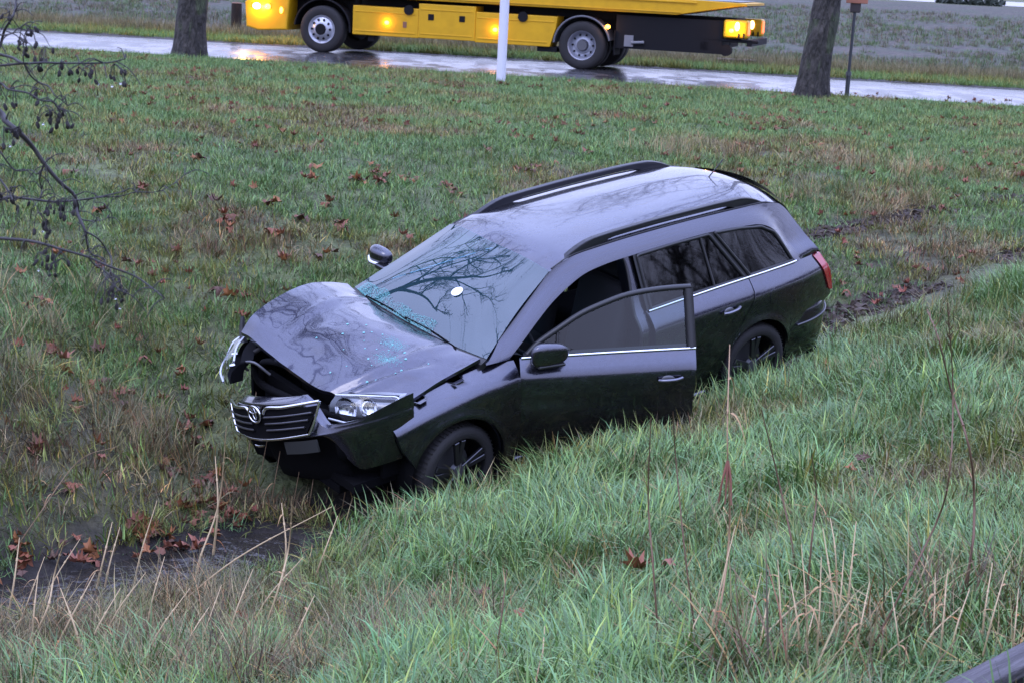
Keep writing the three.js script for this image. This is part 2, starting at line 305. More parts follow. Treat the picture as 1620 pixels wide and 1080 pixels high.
{
  const lush = [], sward = [], straw = [], mat = [], verge = [], wild = [];
  const tint = (base, k, v) => [base[0] * k * (1 + v[0]), base[1] * k * (1 + v[1]), base[2] * k * (1 + v[2])];
  const green = [0.134, 0.224, 0.062], blue = [0.116, 0.202, 0.074], olive = [0.186, 0.204, 0.058], tan = [0.30, 0.235, 0.115], grey = [0.165, 0.148, 0.080], brown = [0.115, 0.074, 0.042];
  const add = (list, x, z, scale, c, sink = 0.01, flat = 0.25, turn = rr(0, 6.283)) => { const y = groundAt(x, z); const [gx, gz] = slope(x, z); list.push([x, y - sink, z, turn, scale, gz * 0.5 + rr(-flat, flat), -gx * 0.5 + rr(-flat, flat), c[0], c[1], c[2]]); };
  const pick = (x, z, dryBias) => {
    const n = fbm(x * 0.8 + 3, z * 0.8 + 11, 4), m = fbm(x * 2.6 + 31, z * 2.6, 3), k = rr(0.62, 1.45), v = [rr(-0.1, 0.1), rr(-0.06, 0.06), rr(-0.12, 0.12)];
    const d = n * 0.75 + m * 0.25 + dryBias + rr(-0.09, 0.09);
    if (d > 0.74) return tint(tan, k, v); if (d > 0.64) return tint(rnd() < 0.5 ? grey : brown, k, v); if (d > 0.54) return tint(olive, k, v);
    return tint(rnd() < 0.5 ? green : blue, k, v);
  };
  // near bank: long wet grass
  for (let i = 0; i < 52000; i++) {
    const s = rr(-9, 9), t = (s > 2.6 ? 0.68 : 0.85) + 8.5 * Math.pow(rnd(), 0.8); const [x, z] = fromST(s, t + midAt(s) - 0.45); if (z > -3.2) continue;
    const y = groundAt(x, z); if (!frustum(x, y + 0.1, z, 0.5)) continue;
    const p = v3(x, y, z).applyMatrix4(CARI); if (underCar(x, y, z, -0.02) || doorZone(x, y, z)) continue;
    if (rutAt(x, z) > 0.5 && rnd() < 0.85) continue;
    const clump = clamp(0.5 + 1.5 * (fbm(x * 2.4, z * 2.4 + 50, 3) - 0.5)), left = smooth(3.2, 6.5, s) * smooth(7, 3, t);
    add(lush, x, z, mix(0.40, 1.25, clump) * rr(0.75, 1.2) * mix(1, mix(0.45, 1, smooth(1.0, 2.2, t)), smooth(2, 3.2, s)), pick(x, z, -0.07 + 0.20 * left + 0.05 * smooth(-3, -7, s)), 0.015, 0.2, fbm(x * 0.6 + 8, z * 0.6, 2) * 14 + rr(-0.7, 0.7));
    if (rnd() < 0.22) add(mat, x + rr(-0.1, 0.1), z + rr(-0.1, 0.1), rr(0.7, 1.3), tint(rnd() < 0.5 ? olive : rnd() < 0.5 ? grey : tan, rr(0.5, 1.0), [0, 0, 0]), 0.0, 0.3);
  }
  // far bank and the verge up to the road: short, matted, part dead
  for (let i = 0; i < 125000; i++) {
    const z = -9 - 27.2 * Math.pow(rnd(), 1.15), x = rr(-12, 12); const [s, t0] = toST(x, z), t = t0 - midAt(s) + 0.45; if (t > 0.5 && s > -9) continue;
    if (z < roadNear(x) + 0.15) continue;
    const y = groundAt(x, z); if (y < -1.66 || !frustum(x, y, z, 0.5) || underCar(x, y, z, -0.15)) continue;
    if (rutAt(x, z) > 0.4 && rnd() < 0.9) continue;
    const d = fbm(x * 1.3 + 70, z * 1.3, 3), low = smooth(-1.2, -1.6, y);
    if (d > 0.62 && rnd() < 0.5) continue;
    const c = pick(x, z, -0.005 - 0.04 * smooth(-22, -32, z)); c[0] *= 0.98; c[1] *= 0.93; c[2] *= 0.94;
    const near = smooth(-19, -11, z);
    if (rnd() < 0.35 * near + 0.12) add(mat, x, z, rr(0.6, 1.1) * mix(0.8, 1.1, near), c, 0.01, 0.35);
    else add(sward, x, z, rr(0.55, 1.05) * mix(1.0, 1.25, near) * mix(0.75, 1.2, d), c, 0.01, 0.3);
  }
  // straw-coloured tussocks hanging over the water
  for (const [s0, t0, n, r] of [[2.6, -0.9, 60, 0.35], [3.6, -1.5, 70, 0.5], [4.5, -1.1, 60, 0.4], [2.2, -2.6, 30, 0.5], [3.0, -2.4, 40, 0.5], [-6.5, -2.6, 50, 0.7], [-8.5, -3.6, 60, 0.9], [-4.8, -3.3, 40, 0.6], [-7.2, -5.3, 50, 0.8]]) for (let i = 0; i < n; i++) {
    const [x, z] = fromST(s0 + rr(-r, r), t0 + rr(-r, r)); if (underCar(x, groundAt(x, z), z, 0.1)) continue; add(straw, x, z, rr(0.6, 1.1), tint(rnd() < 0.6 ? tan : grey, rr(0.6, 1.2), [0, 0, 0]), 0.01, 0.3);
  }
  for (let i = 0; i < 1600; i++) { const s = rr(3.2, 7.8), t = rr(1.0, 3.9); const [x, z] = fromST(s, t); if (fbm(x * 1.5, z * 1.5 + 9, 3) < 0.45) continue; add(straw, x, z, rr(0.6, 1.15), tint(rnd() < 0.4 ? tan : rnd() < 0.5 ? grey : brown, rr(0.5, 1.15), [0, 0, 0]), 0.01, 0.3); }
  // tall dead grass tangled among the reeds near the rail
  for (let i = 0; i < 40; i++) { const x = rr(0.75, 2.1), z = rr(-7.4, -5.7); if (fbm(x * 2.2, z * 2.2 + 33, 2) < 0.45) continue; add(straw, x, z, rr(0.9, 1.7), tint(rnd() < 0.6 ? tan : brown, rr(0.6, 1.1), [0, 0, 0]), 0.01, 0.25); }
  // beyond the road: rough verge with pale dead stems before the field
  for (let i = 0; i < 26000; i++) {
    const x = rr(-17, 16), z = roadFar(x) - 0.35 - 4.6 * rnd(), k = roadFar(x) - z; if (!frustum(x, 0, z, 1)) continue;
    const d = fbm(x * 1.1, z * 1.1, 3);
    if (k > 2.4 && rnd() < 0.6) add(wild, x, z, rr(0.5, 1.1), tint(rnd() < 0.6 ? tan : grey, rr(0.5, 0.95), [0, 0, 0]), 0.01, 0.2);
    else add(verge, x, z, rr(0.7, 1.4) * mix(0.6, 1.2, d), tint(d > 0.5 ? olive : green, rr(0.8, 1.2), [0, 0, 0]), 0.01, 0.25);
  }
  // thin young crop over the near part of the field
  const crop = []; for (let i = 0; i < 15000; i++) { const z = -44.5 - 60 * Math.pow(rnd(), 1.9), x = rr(-0.30, 0.32) * -z; if (!frustum(x, 0, z, 1) || fbm(x * 0.35 + 20, z * 0.16, 3) < 0.40) continue; add(crop, x, z, rr(0.5, 1.1) * clamp(-z / 50, 1, 1.6), tint(rnd() < 0.5 ? grey : green, rr(0.45, 0.8), [0, 0, 0.2]), -0.03, 0.2); }
  const lushG = Array.from({ length: 7 }, (_, i) => tuft(14, 0.085, 0.12, 0.31, 0.005, 0.012, i % 3 ? 0.6 : 1.15, i % 2 ? 1.6 : 2.5, 4, 0.62));
  const swardG = Array.from({ length: 6 }, () => tuft(17, 0.125, 0.05, 0.15, 0.006, 0.012, 1.1, 1.5, 3));
  const matG = Array.from({ length: 5 }, () => tuft(20, 0.09, 0.10, 0.24, 0.004, 0.007, 1.35, 1.2, 3, 0.4));
  const strawG = Array.from({ length: 5 }, () => tuft(20, 0.09, 0.20, 0.42, 0.003, 0.006, 1.0, 1.6, 4, 0.5));
  const wildG = Array.from({ length: 3 }, () => tuft(14, 0.16, 0.15, 0.5, 0.005, 0.009, 0.5, 0.8, 3));
  const vergeG = Array.from({ length: 3 }, () => tuft(18, 0.13, 0.08, 0.2, 0.007, 0.012, 0.8, 1.2, 3));
  console.log('grass', lush.length, sward.length, mat.length, straw.length, wild.length, verge.length);
  scatter('long_grass', 'long wet green grass covering the near bank of the ditch', lushG, lushMat, lush);
  scatter('short_grass', 'short patchy grass on the far bank and verge', swardG, dryMat, sward);
  scatter('matted_grass', 'flattened half dead grass on the far bank', matG, dryMat, mat);
  scatter('straw_grass', 'pale dead grass hanging over the ditch water', strawG, dryMat, straw);
  scatter('dead_grass', 'pale dead grass stems along the edge of the field', wildG, dryMat, wild);
  scatter('field_crop', 'thin young crop in the field beyond the road', vergeG, dryMat, crop);
  scatter('roadside_grass', 'rough green grass along the far side of the road', vergeG, dryMat, verge);
  // churned soil in the wheel ruts
  const clod = new THREE.IcosahedronGeometry(1, 1); { const P = clod.attributes.position; for (let i = 0; i < P.count; i++) { const k = 0.65 + 0.7 * hash2(Math.round(P.getX(i) * 40), Math.round(P.getY(i) * 40), Math.round(P.getZ(i) * 40)); P.setXYZ(i, P.getX(i) * k, P.getY(i) * k * 0.6, P.getZ(i) * k); } clod.computeVertexNormals(); clod.setAttribute('color', new THREE.Float32BufferAttribute(new Float32Array(P.count * 3).fill(1), 3)); }
  const clods = []; for (let i = 0; i < 60000 && clods.length < 2600; i++) { const s = rr(-11, -1.2), t = rr(-3, 1.2), [x, z] = fromST(s, t), q = rutAt(x, z); if (q < 0.3 || underCar(x, groundAt(x, z), z, -0.1)) continue; const k = rr(0.6, 1.5); clods.push([x, groundAt(x, z) - 0.02, z, rr(0, 6.28), rr(0.012, 0.05) * (rnd() < 0.1 ? 1.6 : 1), rr(-1, 1), rr(-1, 1), 0.042 * k, 0.029 * k, 0.021 * k]); }
  scatter('mud_clods', 'dark churned soil in the wheel ruts behind the car', [clod], dryMat, clods);
}

// ---------------------------------------------------------------- the wrecked estate car (x forward, y up, z to its right-hand side)
const flake = tex(512, 512, (u, v) => { const n = fbm(u * 9, v * 9, 5, 9, 61), s = fbm(u * 60, v * 60, 3, 60, 4); const dirt = smooth(0.52, 0.80, n); const k = 0.92 + 0.08 * s; return [mix(k, 0.95, dirt * 0.4), mix(k, 0.90, dirt * 0.4), mix(k, 0.84, dirt * 0.4)]; }, true);
const wetRough = tex(512, 512, (u, v) => { const n = fbm(u * 22, v * 22, 4, 22, 41), d = fbm(u * 110, v * 110, 2, 110, 13); const k = 0.34 + 0.10 * smooth(0.45, 0.7, n) + 0.12 * d; return [k, k, k]; });
const drops = tex(512, 512, (u, v) => { const a = vnoise(u * 120, v * 120, 120, 17), b = fbm(u * 14, v * 14, 3, 14, 25); const k = smooth(0.72, 0.95, a) * 0.7 + b * 0.3; return [k, k, k]; });
const paint = new THREE.MeshPhysicalMaterial({ color: lin(0.064, 0.065, 0.088), map: flake, metalness: 0.95, roughness: 0.58, roughnessMap: wetRough, clearcoat: 1, clearcoatRoughness: 0.04, bumpMap: drops, bumpScale: 0.00025, side: THREE.DoubleSide });
const blackTrim = std(0.012, 0.012, 0.013, 0.42), rubber = std(0.014, 0.013, 0.013, 0.8, { bumpMap: grainBump, bumpScale: 0.002 }), cloth = std(0.016, 0.016, 0.019, 0.95), deepBlack = new THREE.MeshPhysicalMaterial({ color: lin(0.005, 0.005, 0.006), roughness: 0.9, specularIntensity: 0.15, side: THREE.DoubleSide });
const chrome = std(0.78, 0.79, 0.82, 0.16, { metalness: 1 }), alloy = std(0.085, 0.085, 0.095, 0.36, { metalness: 0.9 }), steel = std(0.12, 0.12, 0.13, 0.5, { metalness: 0.7 });
const handleM = std(0.16, 0.16, 0.19, 0.3, { metalness: 0.9 });
const pane = new THREE.MeshPhysicalMaterial({ color: lin(0.60, 0.70, 0.70), roughness: 0.02, transmission: 1, thickness: 0, ior: 1.52, side: THREE.DoubleSide });
const darkPane = new THREE.MeshPhysicalMaterial({ color: lin(0.13, 0.14, 0.16), roughness: 0.02, transmission: 1, thickness: 0, ior: 1.52, side: THREE.DoubleSide });
const screenPane = new THREE.MeshPhysicalMaterial({ color: lin(0.09, 0.23, 0.29), roughness: 0.015, transmission: 0.86, thickness: 0, ior: 1.85, specularIntensity: 1, side: THREE.DoubleSide });
const redLens = new THREE.MeshPhysicalMaterial({ color: lin(0.30, 0.006, 0.016), roughness: 0.14, clearcoat: 1, side: THREE.DoubleSide });
const clearLens = new THREE.MeshPhysicalMaterial({ color: lin(0.93, 0.95, 0.97), roughness: 0.04, transmission: 1, thickness: 0, ior: 1.5, side: THREE.DoubleSide });

const car = thing('estate_car', 'wrecked dark grey estate car lying nose down in the ditch with its driver door open', 'car');
CAR.decompose(car.position, car.quaternion, car.scale);

const beltC = table([[-2.5, 1.0], [-1.93, 1.014], [-1.4, 1.012], [-0.87, 1.0], [-0.4, 0.985], [0.4, 0.952], [0.75, 0.938], [0.95, 0.933], [1.25, 0.893], [1.53, 0.832], [1.75, 0.765], [2.1, 0.70]]);
const bodyOut = table([[-0.01, 0.768], [0.0, 0.772], [0.03, 0.799], [0.06, 0.825], [0.085, 0.845], [0.105, 0.856], [0.14, 0.864], [0.25, 0.873], [0.37, 0.878], [0.52, 0.868], [0.66, 0.842], [0.8, 0.82]]);
const innerLine = [[0.80, 0.950], [0.66, 1.028], [0.50, 1.122], [0.35, 1.203], [0.20, 1.265], [0.03, 1.318], [-0.18, 1.343], [-0.42, 1.352], [-0.8, 1.362], [-1.15, 1.362], [-1.45, 1.345], [-1.673, 1.314], [-1.80, 1.247], [-1.87, 1.13], [-1.925, 1.018]];
const innerY = table(innerLine.slice().reverse());
function halfW(x, y) {
  const b = beltC(x), f = clamp((x - 1.15) / 0.95), r = clamp((-x - 1.5) / 0.95);
  if (y > b) { const q = clamp((-x - 1.4) / 0.7), u = clamp((y - innerY(x)) / 0.10); return 0.772 - 0.47 * (y - b) - 0.040 * Math.pow(u, 1.5) - q * q * (0.035 + 0.22 * Math.max(0, y - 1.0)); }
  const wing = smooth(0.72, 0.98, x); let w = bodyOut(b - y) - wing * 0.062 * Math.pow(clamp(1 - (b - y) / 0.085), 1.6) - 0.17 * Math.pow(f, 2.2) - 0.165 * r * r;
  for (const cx of [1.265, -1.462]) { const d = Math.hypot(x - cx, y - 0.33); if (y > 0.2) w += 0.012 * Math.exp(-Math.pow((d - 0.375) / 0.035, 2)); }
  w -= 0.006 * Math.exp(-Math.pow((y - 0.66 - 0.02 * x) / 0.02, 2)) * (x < 0.9 && x > -1.1 ? 1 : 0);
  return w;
}
const onSide = (off = 0) => (p) => v3(p.x, p.y, -(halfW(p.x, p.y) + off));
const lifted = (grid, off = 0) => grid.map((row) => row.map(onSide(off)));
const arc = (cx, cy, r, a0, a1, n) => Array.from({ length: n + 1 }, (_, i) => { const a = THREE.MathUtils.degToRad(mix(a0, a1, i / n)); return [cx + r * Math.cos(a), cy + r * Math.sin(a)]; });
const inward = (d) => (p) => v3(0, 0, p.z < 0 ? d : -d);
const sides = (name, geo, mat, label) => [part(name, geo, mat, car, label), part(name, mirrored(geo), mat, car)];
const sideTube = (pts, r, off = 0, n = 40, closed = false, sidesN = 6) => { const P = resample(pts, n).map(onSide(off)); return tube(P, r, sidesN, n * 2); };

// wings
const FW = [1.265, 0.325], RW = [-1.462, 0.345];
const wingGeo = sheet(lifted(coons([[0.79, 0.24], ...arc(FW[0], FW[1], 0.362, 194, 18, 26)], [[0.765, 0.936], [1.0, 0.928], [1.25, 0.893], [1.53, 0.832], [1.74, 0.768]], [[0.79, 0.24], [0.775, 0.6], [0.765, 0.936]], [[FW[0] + 0.362 * Math.cos(0.314), FW[1] + 0.362 * Math.sin(0.314)], [1.70, 0.60], [1.74, 0.768]], 48, 18, [false, true, true, true])), inward(0.03));
sides('front_wing', wingGeo, paint);
// rear doors, rear quarters, sills
const rdEdge = [[-0.965, 0.27], [-0.99, 0.40], [-1.06, 0.50], [-1.205, 0.655], [-1.30, 0.765], [-1.395, 0.90], [-1.405, 1.008]];
const rearDoorGeo = sheet(lifted(coons([[-0.425, 0.272], [-0.7, 0.270], [-0.965, 0.27]], [[-0.425, 0.984], [-0.87, 0.998], [-1.405, 1.008]], [[-0.425, 0.272], [-0.425, 0.984]], rdEdge, 26, 20)), inward(0.03));
const rearDoors = sides('rear_door', rearDoorGeo, paint);
const quarterGeo = sheet(lifted(coons([[-0.985, 0.275], ...arc(RW[0], RW[1], 0.367, 172, 14, 28).map(([x, y]) => [2 * RW[0] - x - 2 * 0 + 0, y]).map(([x, y]) => [x, y]), [-1.80, 0.53], [-1.83, 0.548], [-2.1, 0.60], [-2.37, 0.655]].map(([x, y]) => [x, y]), [[-1.413, 1.008], [-1.93, 1.011], [-2.235, 0.998]], rdEdge.map(([x, y]) => [x - 0.008, y]), [[-2.37, 0.655], [-2.34, 0.80], [-2.235, 0.998]], 60, 22, [false, true, true, true])), inward(0.03));
const quarters = sides('rear_quarter_panel', quarterGeo, paint);
sides('sill', sheet(coons([[0.79, 0.185, -0.80], [-0.98, 0.185, -0.80]], [[0.79, 0.285, -0.755], [-0.98, 0.285, -0.755]], [[0.79, 0.185, -0.80], [0.79, 0.235, -0.852], [0.79, 0.262, -0.85], [0.79, 0.285, -0.755]], [[-0.98, 0.185, -0.80], [-0.98, 0.235, -0.852], [-0.98, 0.262, -0.85], [-0.98, 0.285, -0.755]], 20, 10)), paint);
for (const q of quarters) { const sg = q === quarters[0] ? 1 : -1; if (sg > 0) part('fuel_flap', sheet(lifted(coons([[-1.57, 0.80], [-1.645, 0.775], [-1.72, 0.80]], [[-1.57, 0.90], [-1.645, 0.925], [-1.72, 0.90]], [[-1.57, 0.80], [-1.555, 0.85], [-1.57, 0.90]], [[-1.72, 0.80], [-1.735, 0.85], [-1.72, 0.90]], 12, 12), 0.003), inward(0.012)), paint, q); }
// roof edge, windscreen posts and rear posts in one pressing
const outer = [[0.985, 0.955], [0.80, 1.065], [0.62, 1.172], [0.45, 1.272], [0.285, 1.366], [0.10, 1.418], [-0.15, 1.437], [-0.42, 1.447], [-0.8, 1.453], [-1.2, 1.452], [-1.55, 1.440], [-1.8, 1.418], [-2.02, 1.350], [-2.13, 1.2], [-2.235, 1.002]];
const inner = [[0.80, 0.950], [0.66, 1.028], [0.50, 1.122], [0.35, 1.203], [0.20, 1.265], [0.03, 1.318], [-0.18, 1.343], [-0.42, 1.352], [-0.8, 1.362], [-1.15, 1.362], [-1.45, 1.345], [-1.673, 1.314], [-1.80, 1.247], [-1.87, 1.13], [-1.925, 1.018]];
const frameGeo = (() => {
  const n = 84, O = new THREE.CatmullRomCurve3(outer.map((p) => v3(p[0], p[1], 0)), false, 'centripetal'), I = new THREE.CatmullRomCurve3(inner.map((p) => v3(p[0], p[1], 0)), false, 'centripetal'), g = [];
  for (let j = 0; j <= 6; j++) { const row = []; for (let i = 0; i <= n; i++) row.push(I.getPoint(i / n).lerp(O.getPoint(i / n), j / 6)); g.push(row); }
  return sheet(lifted(g), inward(0.04));
})();
sides('side_frame', frameGeo, paint);
const cantY = table(outer.slice(4, 13).map((p) => [p[0], p[1]]).reverse());
const roofY = (x, z) => { const w = halfW(x, cantY(x)), k = clamp(Math.abs(z) / w); return cantY(x) + 0.058 * (1 - Math.pow(k, 2.4)) * smooth(-2.25, -1.6, x) + 0.02 * (1 - k * k) * smooth(-1.6, -2.2, x); };
{
  const g = []; for (let j = 0; j <= 30; j++) { const x0 = mix(0.285, -2.02, j / 30), w = halfW(x0, cantY(x0)), row = []; for (let i = 0; i <= 28; i++) { const z = mix(-w, w, i / 28), k = 1 - (z / w) ** 2, x = x0 + k * mix(0.075, -0.09, j / 30); row.push(v3(x, cantY(x0) + (roofY(x0, z) - cantY(x0)), z)); } g.push(row); }
  const roof = part('roof', sheet(g, v3(0, -0.02, 0)), paint, car);
  for (const sg of [-1, 1]) part('gutter', tube(Array.from({ length: 14 }, (_, i) => { const x = mix(0.26, -2.0, i / 13); return v3(x, cantY(x) + 0.004, sg * (halfW(x, cantY(x)) - 0.012)); }), 0.006, 5, 40), blackTrim, roof);
  for (const sg of [-1, 1]) {                                   // roof rails: a long bar on two feet with daylight beneath
    const s = new THREE.Shape(), h = new THREE.Path(), y = (x, o) => roofY(x, 0.535) - 0.004 + o, up = [], lo = [];
    for (let i = 0; i <= 30; i++) { const x = mix(0.12, -1.80, i / 30), e = Math.min(1, Math.min(i, 30 - i) / 4.5); up.push([x, y(x, 0.006 + 0.064 * Math.sin(e * Math.PI / 2))]); }
    up.forEach((p, i) => i ? s.lineTo(...p) : s.moveTo(...p)); for (let i = 30; i >= 0; i--) { const x = mix(0.12, -1.80, i / 30); s.lineTo(x, y(x, -0.008)); }
    for (let i = 0; i <= 24; i++) { const x = mix(-0.16, -1.52, i / 24), e = Math.min(1, Math.min(i, 24 - i) / 3); lo.push([x, y(x, 0.003 + 0.036 * Math.sin(e * Math.PI / 2))]); }
    lo.forEach((p, i) => i ? h.lineTo(...p) : h.moveTo(...p)); for (let i = 24; i >= 0; i--) { const x = mix(-0.16, -1.52, i / 24); h.lineTo(x, y(x, 0.002)); }
    s.holes.push(h);
    const g2 = new THREE.ExtrudeGeometry(s, { depth: 0.026, bevelEnabled: true, bevelSize: 0.005, bevelThickness: 0.007, bevelSegments: 2, steps: 1 }).translate(0, 0, -0.013);
    // follow the roof's plan taper
    const P = g2.attributes.position; for (let i = 0; i < P.count; i++) { const x = P.getX(i); P.setZ(i, P.getZ(i) + sg * (halfW(x, cantY(x)) - 0.035)); } g2.computeVertexNormals();
    part('roof_rail', g2, std(0.022, 0.022, 0.026, 0.34, { metalness: 0.3 }), car, 'black roof rail');
  }
  part('aerial', tube([[-1.72, 1.485, 0.0], [-1.86, 1.60, 0.0]], 0.005, 5, 3), blackTrim, roof);
}
// windscreen
const zt = halfW(0.285, 1.366) - 0.003, zm = halfW(0.62, 1.172) - 0.003;
const wsBot = [[0.965, 0.985, -0.735], [1.02, 0.995, -0.5], [1.045, 0.997, 0], [1.02, 0.995, 0.5], [0.965, 0.985, 0.735]], wsTop = [[0.287, 1.372, -zt], [0.335, 1.418, -0.34], [0.362, 1.432, 0], [0.335, 1.418, 0.34], [0.287, 1.372, zt]];
const wsGrid = coons(wsBot, wsTop, [[0.965, 0.985, -0.735], [0.63, 1.185, -zm], [0.287, 1.372, -zt]], [[0.965, 0.985, 0.735], [0.63, 1.185, zm], [0.287, 1.372, zt]], 28, 18).map((row, j) => row.map((p, i) => { const u = i / 28 * 2 - 1, v = j / 18; p.x += 0.035 * (1 - u * u) * Math.sin(v * Math.PI); p.y += 0.028 * (1 - u * u) * Math.sin(v * Math.PI); return p; }));
const screen = part('windscreen', sheet(wsGrid), screenPane, car);
{
  const inset = (u, v, lift) => { const i = u * 28, j = v * 18, i0 = Math.min(27, Math.floor(i)), j0 = Math.min(17, Math.floor(j)), p = wsGrid[j0][i0].clone().lerp(wsGrid[j0][i0 + 1], i - i0).lerp(wsGrid[j0 + 1][i0].clone().lerp(wsGrid[j0 + 1][i0 + 1], i - i0), j - j0); return p.add(v3(0.478, 0.878, 0).multiplyScalar(lift)); };
  const band = (u0, u1, v0, v1) => { const g = []; for (let j = 0; j <= 4; j++) { const row = []; for (let i = 0; i <= 24; i++) row.push(inset(mix(u0, u1, i / 24), mix(v0, v1, j / 4), -0.004)); g.push(row); } return sheet(g); };
  part('screen_border', [band(0, 1, 0, 0.05), band(0, 1, 0.955, 1), band(0, 0.028, 0.05, 0.955), band(0.972, 1, 0.05, 0.955)], deepBlack, screen);
  const d = new THREE.CircleGeometry(0.042, 24); d.applyQuaternion(new THREE.Quaternion().setFromUnitVectors(v3(0, 0, 1), v3(0.478, 0.878, 0).normalize())); const c = inset(0.36, 0.44, 0.004); d.translate(c.x, c.y, c.z);
  part('sticker', d, std(0.75, 0.80, 0.80, 0.5), screen, 'round white disc stuck on the windscreen');
  part('interior_mirror', rbox(0.36, 0.39, 1.30, 1.36, -0.13, 0.13, 0.02), blackTrim, screen);
  part('cowl', sheet(coons([[1.01, 0.955, -0.735], [1.075, 0.968, -0.45], [1.10, 0.97, 0], [1.075, 0.968, 0.45], [1.01, 0.955, 0.735]], wsBot.map(([x, y, z]) => [x, y - 0.004, z]), [[1.01, 0.955, -0.735], [0.965, 0.981, -0.735]], [[1.01, 0.955, 0.735], [0.965, 0.981, 0.735]], 24, 4), v3(0, -0.05, 0)), blackTrim, car);
  for (const [z0, z1, k] of [[-0.52, 0.05, 1], [-0.02, 0.5, 1]]) part('wiper', [tube([[1.045, 1.005, z0], [1.03, 1.017, mix(z0, z1, 0.5)], [1.035, 1.016, z1]], 0.006, 5, 8)], deepBlack, car);
}
// bonnet: torn up at its right-hand corner, buckled along a crease
const crease = (p) => { const ax = 1.93, az = -0.36, bx = 1.30, bz = -0.56, L = Math.hypot(bx - ax, bz - az), ux = (bx - ax) / L, uz = (bz - az) / L, q = (p.x - ax) * ux + (p.z - az) * uz, d = (p.x - ax) * -uz + (p.z - az) * ux; return [q / L, d]; };
{
  const Z = [-0.715, -0.5, -0.25, 0, 0.25, 0.5, 0.715];
  const rows = [
    [[1.0, 0.99], [1.05, 0.997], [1.065, 1.0], [1.07, 1.002], [1.07, 1.007], [1.065, 1.02], [1.04, 1.033]],
    [[1.12, 0.962], [1.21, 0.998], [1.24, 1.020], [1.25, 1.034], [1.24, 1.049], [1.22, 1.067], [1.20, 1.083]],
    [[1.24, 0.935], [1.36, 0.978], [1.41, 1.012], [1.42, 1.043], [1.42, 1.066], [1.40, 1.089], [1.375, 1.110]],
    [[1.34, 0.910], [1.50, 0.946], [1.58, 0.978], [1.59, 1.012], [1.60, 1.034], [1.60, 1.054], [1.60, 1.074]],
    [[1.44, 0.876], [1.63, 0.898], [1.75, 0.905], [1.77, 0.930], [1.79, 0.946], [1.80, 0.968], [1.815, 0.985]],
    [[1.545, 0.842], [1.76, 0.830], [1.90, 0.826], [1.91, 0.848], [1.91, 0.860], [1.91, 0.872], [1.905, 0.885]]];
  const R = rows.map((r, j) => resample(r.map((p, i) => [p[0], p[1], Z[i] * (i === 0 ? mix(1, 0.985, j / 5) : 1)]), 48)), grid = [];
  for (let i = 0; i <= 48; i++) { const c = resample(R.map((r) => [r[i].x, r[i].y, r[i].z]), 40); c.forEach((p, j) => { (grid[j] = grid[j] || [])[i] = p; }); }
  for (const row of grid) for (const p of row) {
    const [q, d] = crease(p), k = smooth(-0.1, 0.1, q) * smooth(1.15, 0.7, q), edge = smooth(0.715, 0.6, Math.abs(p.z));
    p.y += k * (0.022 * Math.exp(-(((d - 0.035) / 0.035) ** 2)) - 0.028 * Math.exp(-(((d + 0.02) / 0.03) ** 2)));
    p.y += edge * ((fbm(p.x * 3 + 3, p.z * 3 + 8, 3) - 0.5) * 0.035 + 0.010 * Math.sin(p.x * 9 + p.z * 5) * smooth(1.4, 1.9, p.x));
    p.y += 0.012 * Math.exp(-(((Math.abs(p.z) - 0.46 - 0.12 * (1.1 - p.x)) / 0.035) ** 2)) * smooth(1.9, 1.6, p.x);
  }
  var bonnetGrid = grid;
  const bonnet = part('bonnet', sheet(grid, v3(0, -0.022, 0)), paint, car, 'buckled bonnet bent upwards');
  part('bonnet_lining', sheet(grid.map((row) => row.map((p) => v3(p.x - 0.015, p.y - 0.024, p.z * 0.985)))), deepBlack, bonnet);
}
// what shows under the bonnet
{
  const bay = part('engine_bay', [box(1.02, 1.06, 0.30, 0.93, -0.70, 0.70), box(1.05, 1.95, 0.28, 0.34, -0.66, 0.66), box(1.05, 1.75, 0.34, 0.80, -0.695, -0.665), box(1.05, 1.85, 0.34, 0.80, 0.665, 0.695)], deepBlack, car);
  part('engine_cover', rbox(1.25, 1.72, 0.45, 0.78, -0.28, 0.30, 0.05), deepBlack, bay);
  part('radiator', box(1.80, 1.85, 0.32, 0.66, -0.50, 0.52), deepBlack, bay);
  part('crossmember', tube([[1.80, 0.74, -0.68], [1.93, 0.72, -0.4], [1.95, 0.66, 0.1], [1.90, 0.60, 0.5], [1.82, 0.62, 0.70]], 0.028, 6, 24), deepBlack, bay);
  part('battery', rbox(1.38, 1.62, 0.50, 0.76, -0.62, -0.42, 0.01), blackTrim, bay);
  part('hose', [tube([[1.75, 0.66, 0.1], [1.85, 0.80, 0.2], [1.92, 0.78, 0.42], [1.88, 0.62, 0.5]], 0.022, 7, 20)], deepBlack, bay); part('hose', [tube([[1.70, 0.74, 0.42], [1.86, 0.84, 0.50], [1.94, 0.72, 0.62]], 0.016, 6, 14)], rubber, bay);
  part('torn_bracket', [tube([[1.92, 0.72, 0.34], [2.0, 0.80, 0.42], [2.03, 0.77, 0.50], [1.98, 0.70, 0.52]], 0.010, 5, 12)], steel, bay); part('torn_bracket', [tube([[1.84, 0.95, 0.80], [1.85, 0.86, 0.79], [1.86, 0.78, 0.76]], 0.014, 5, 8, 2.0)], steel, bay);
}
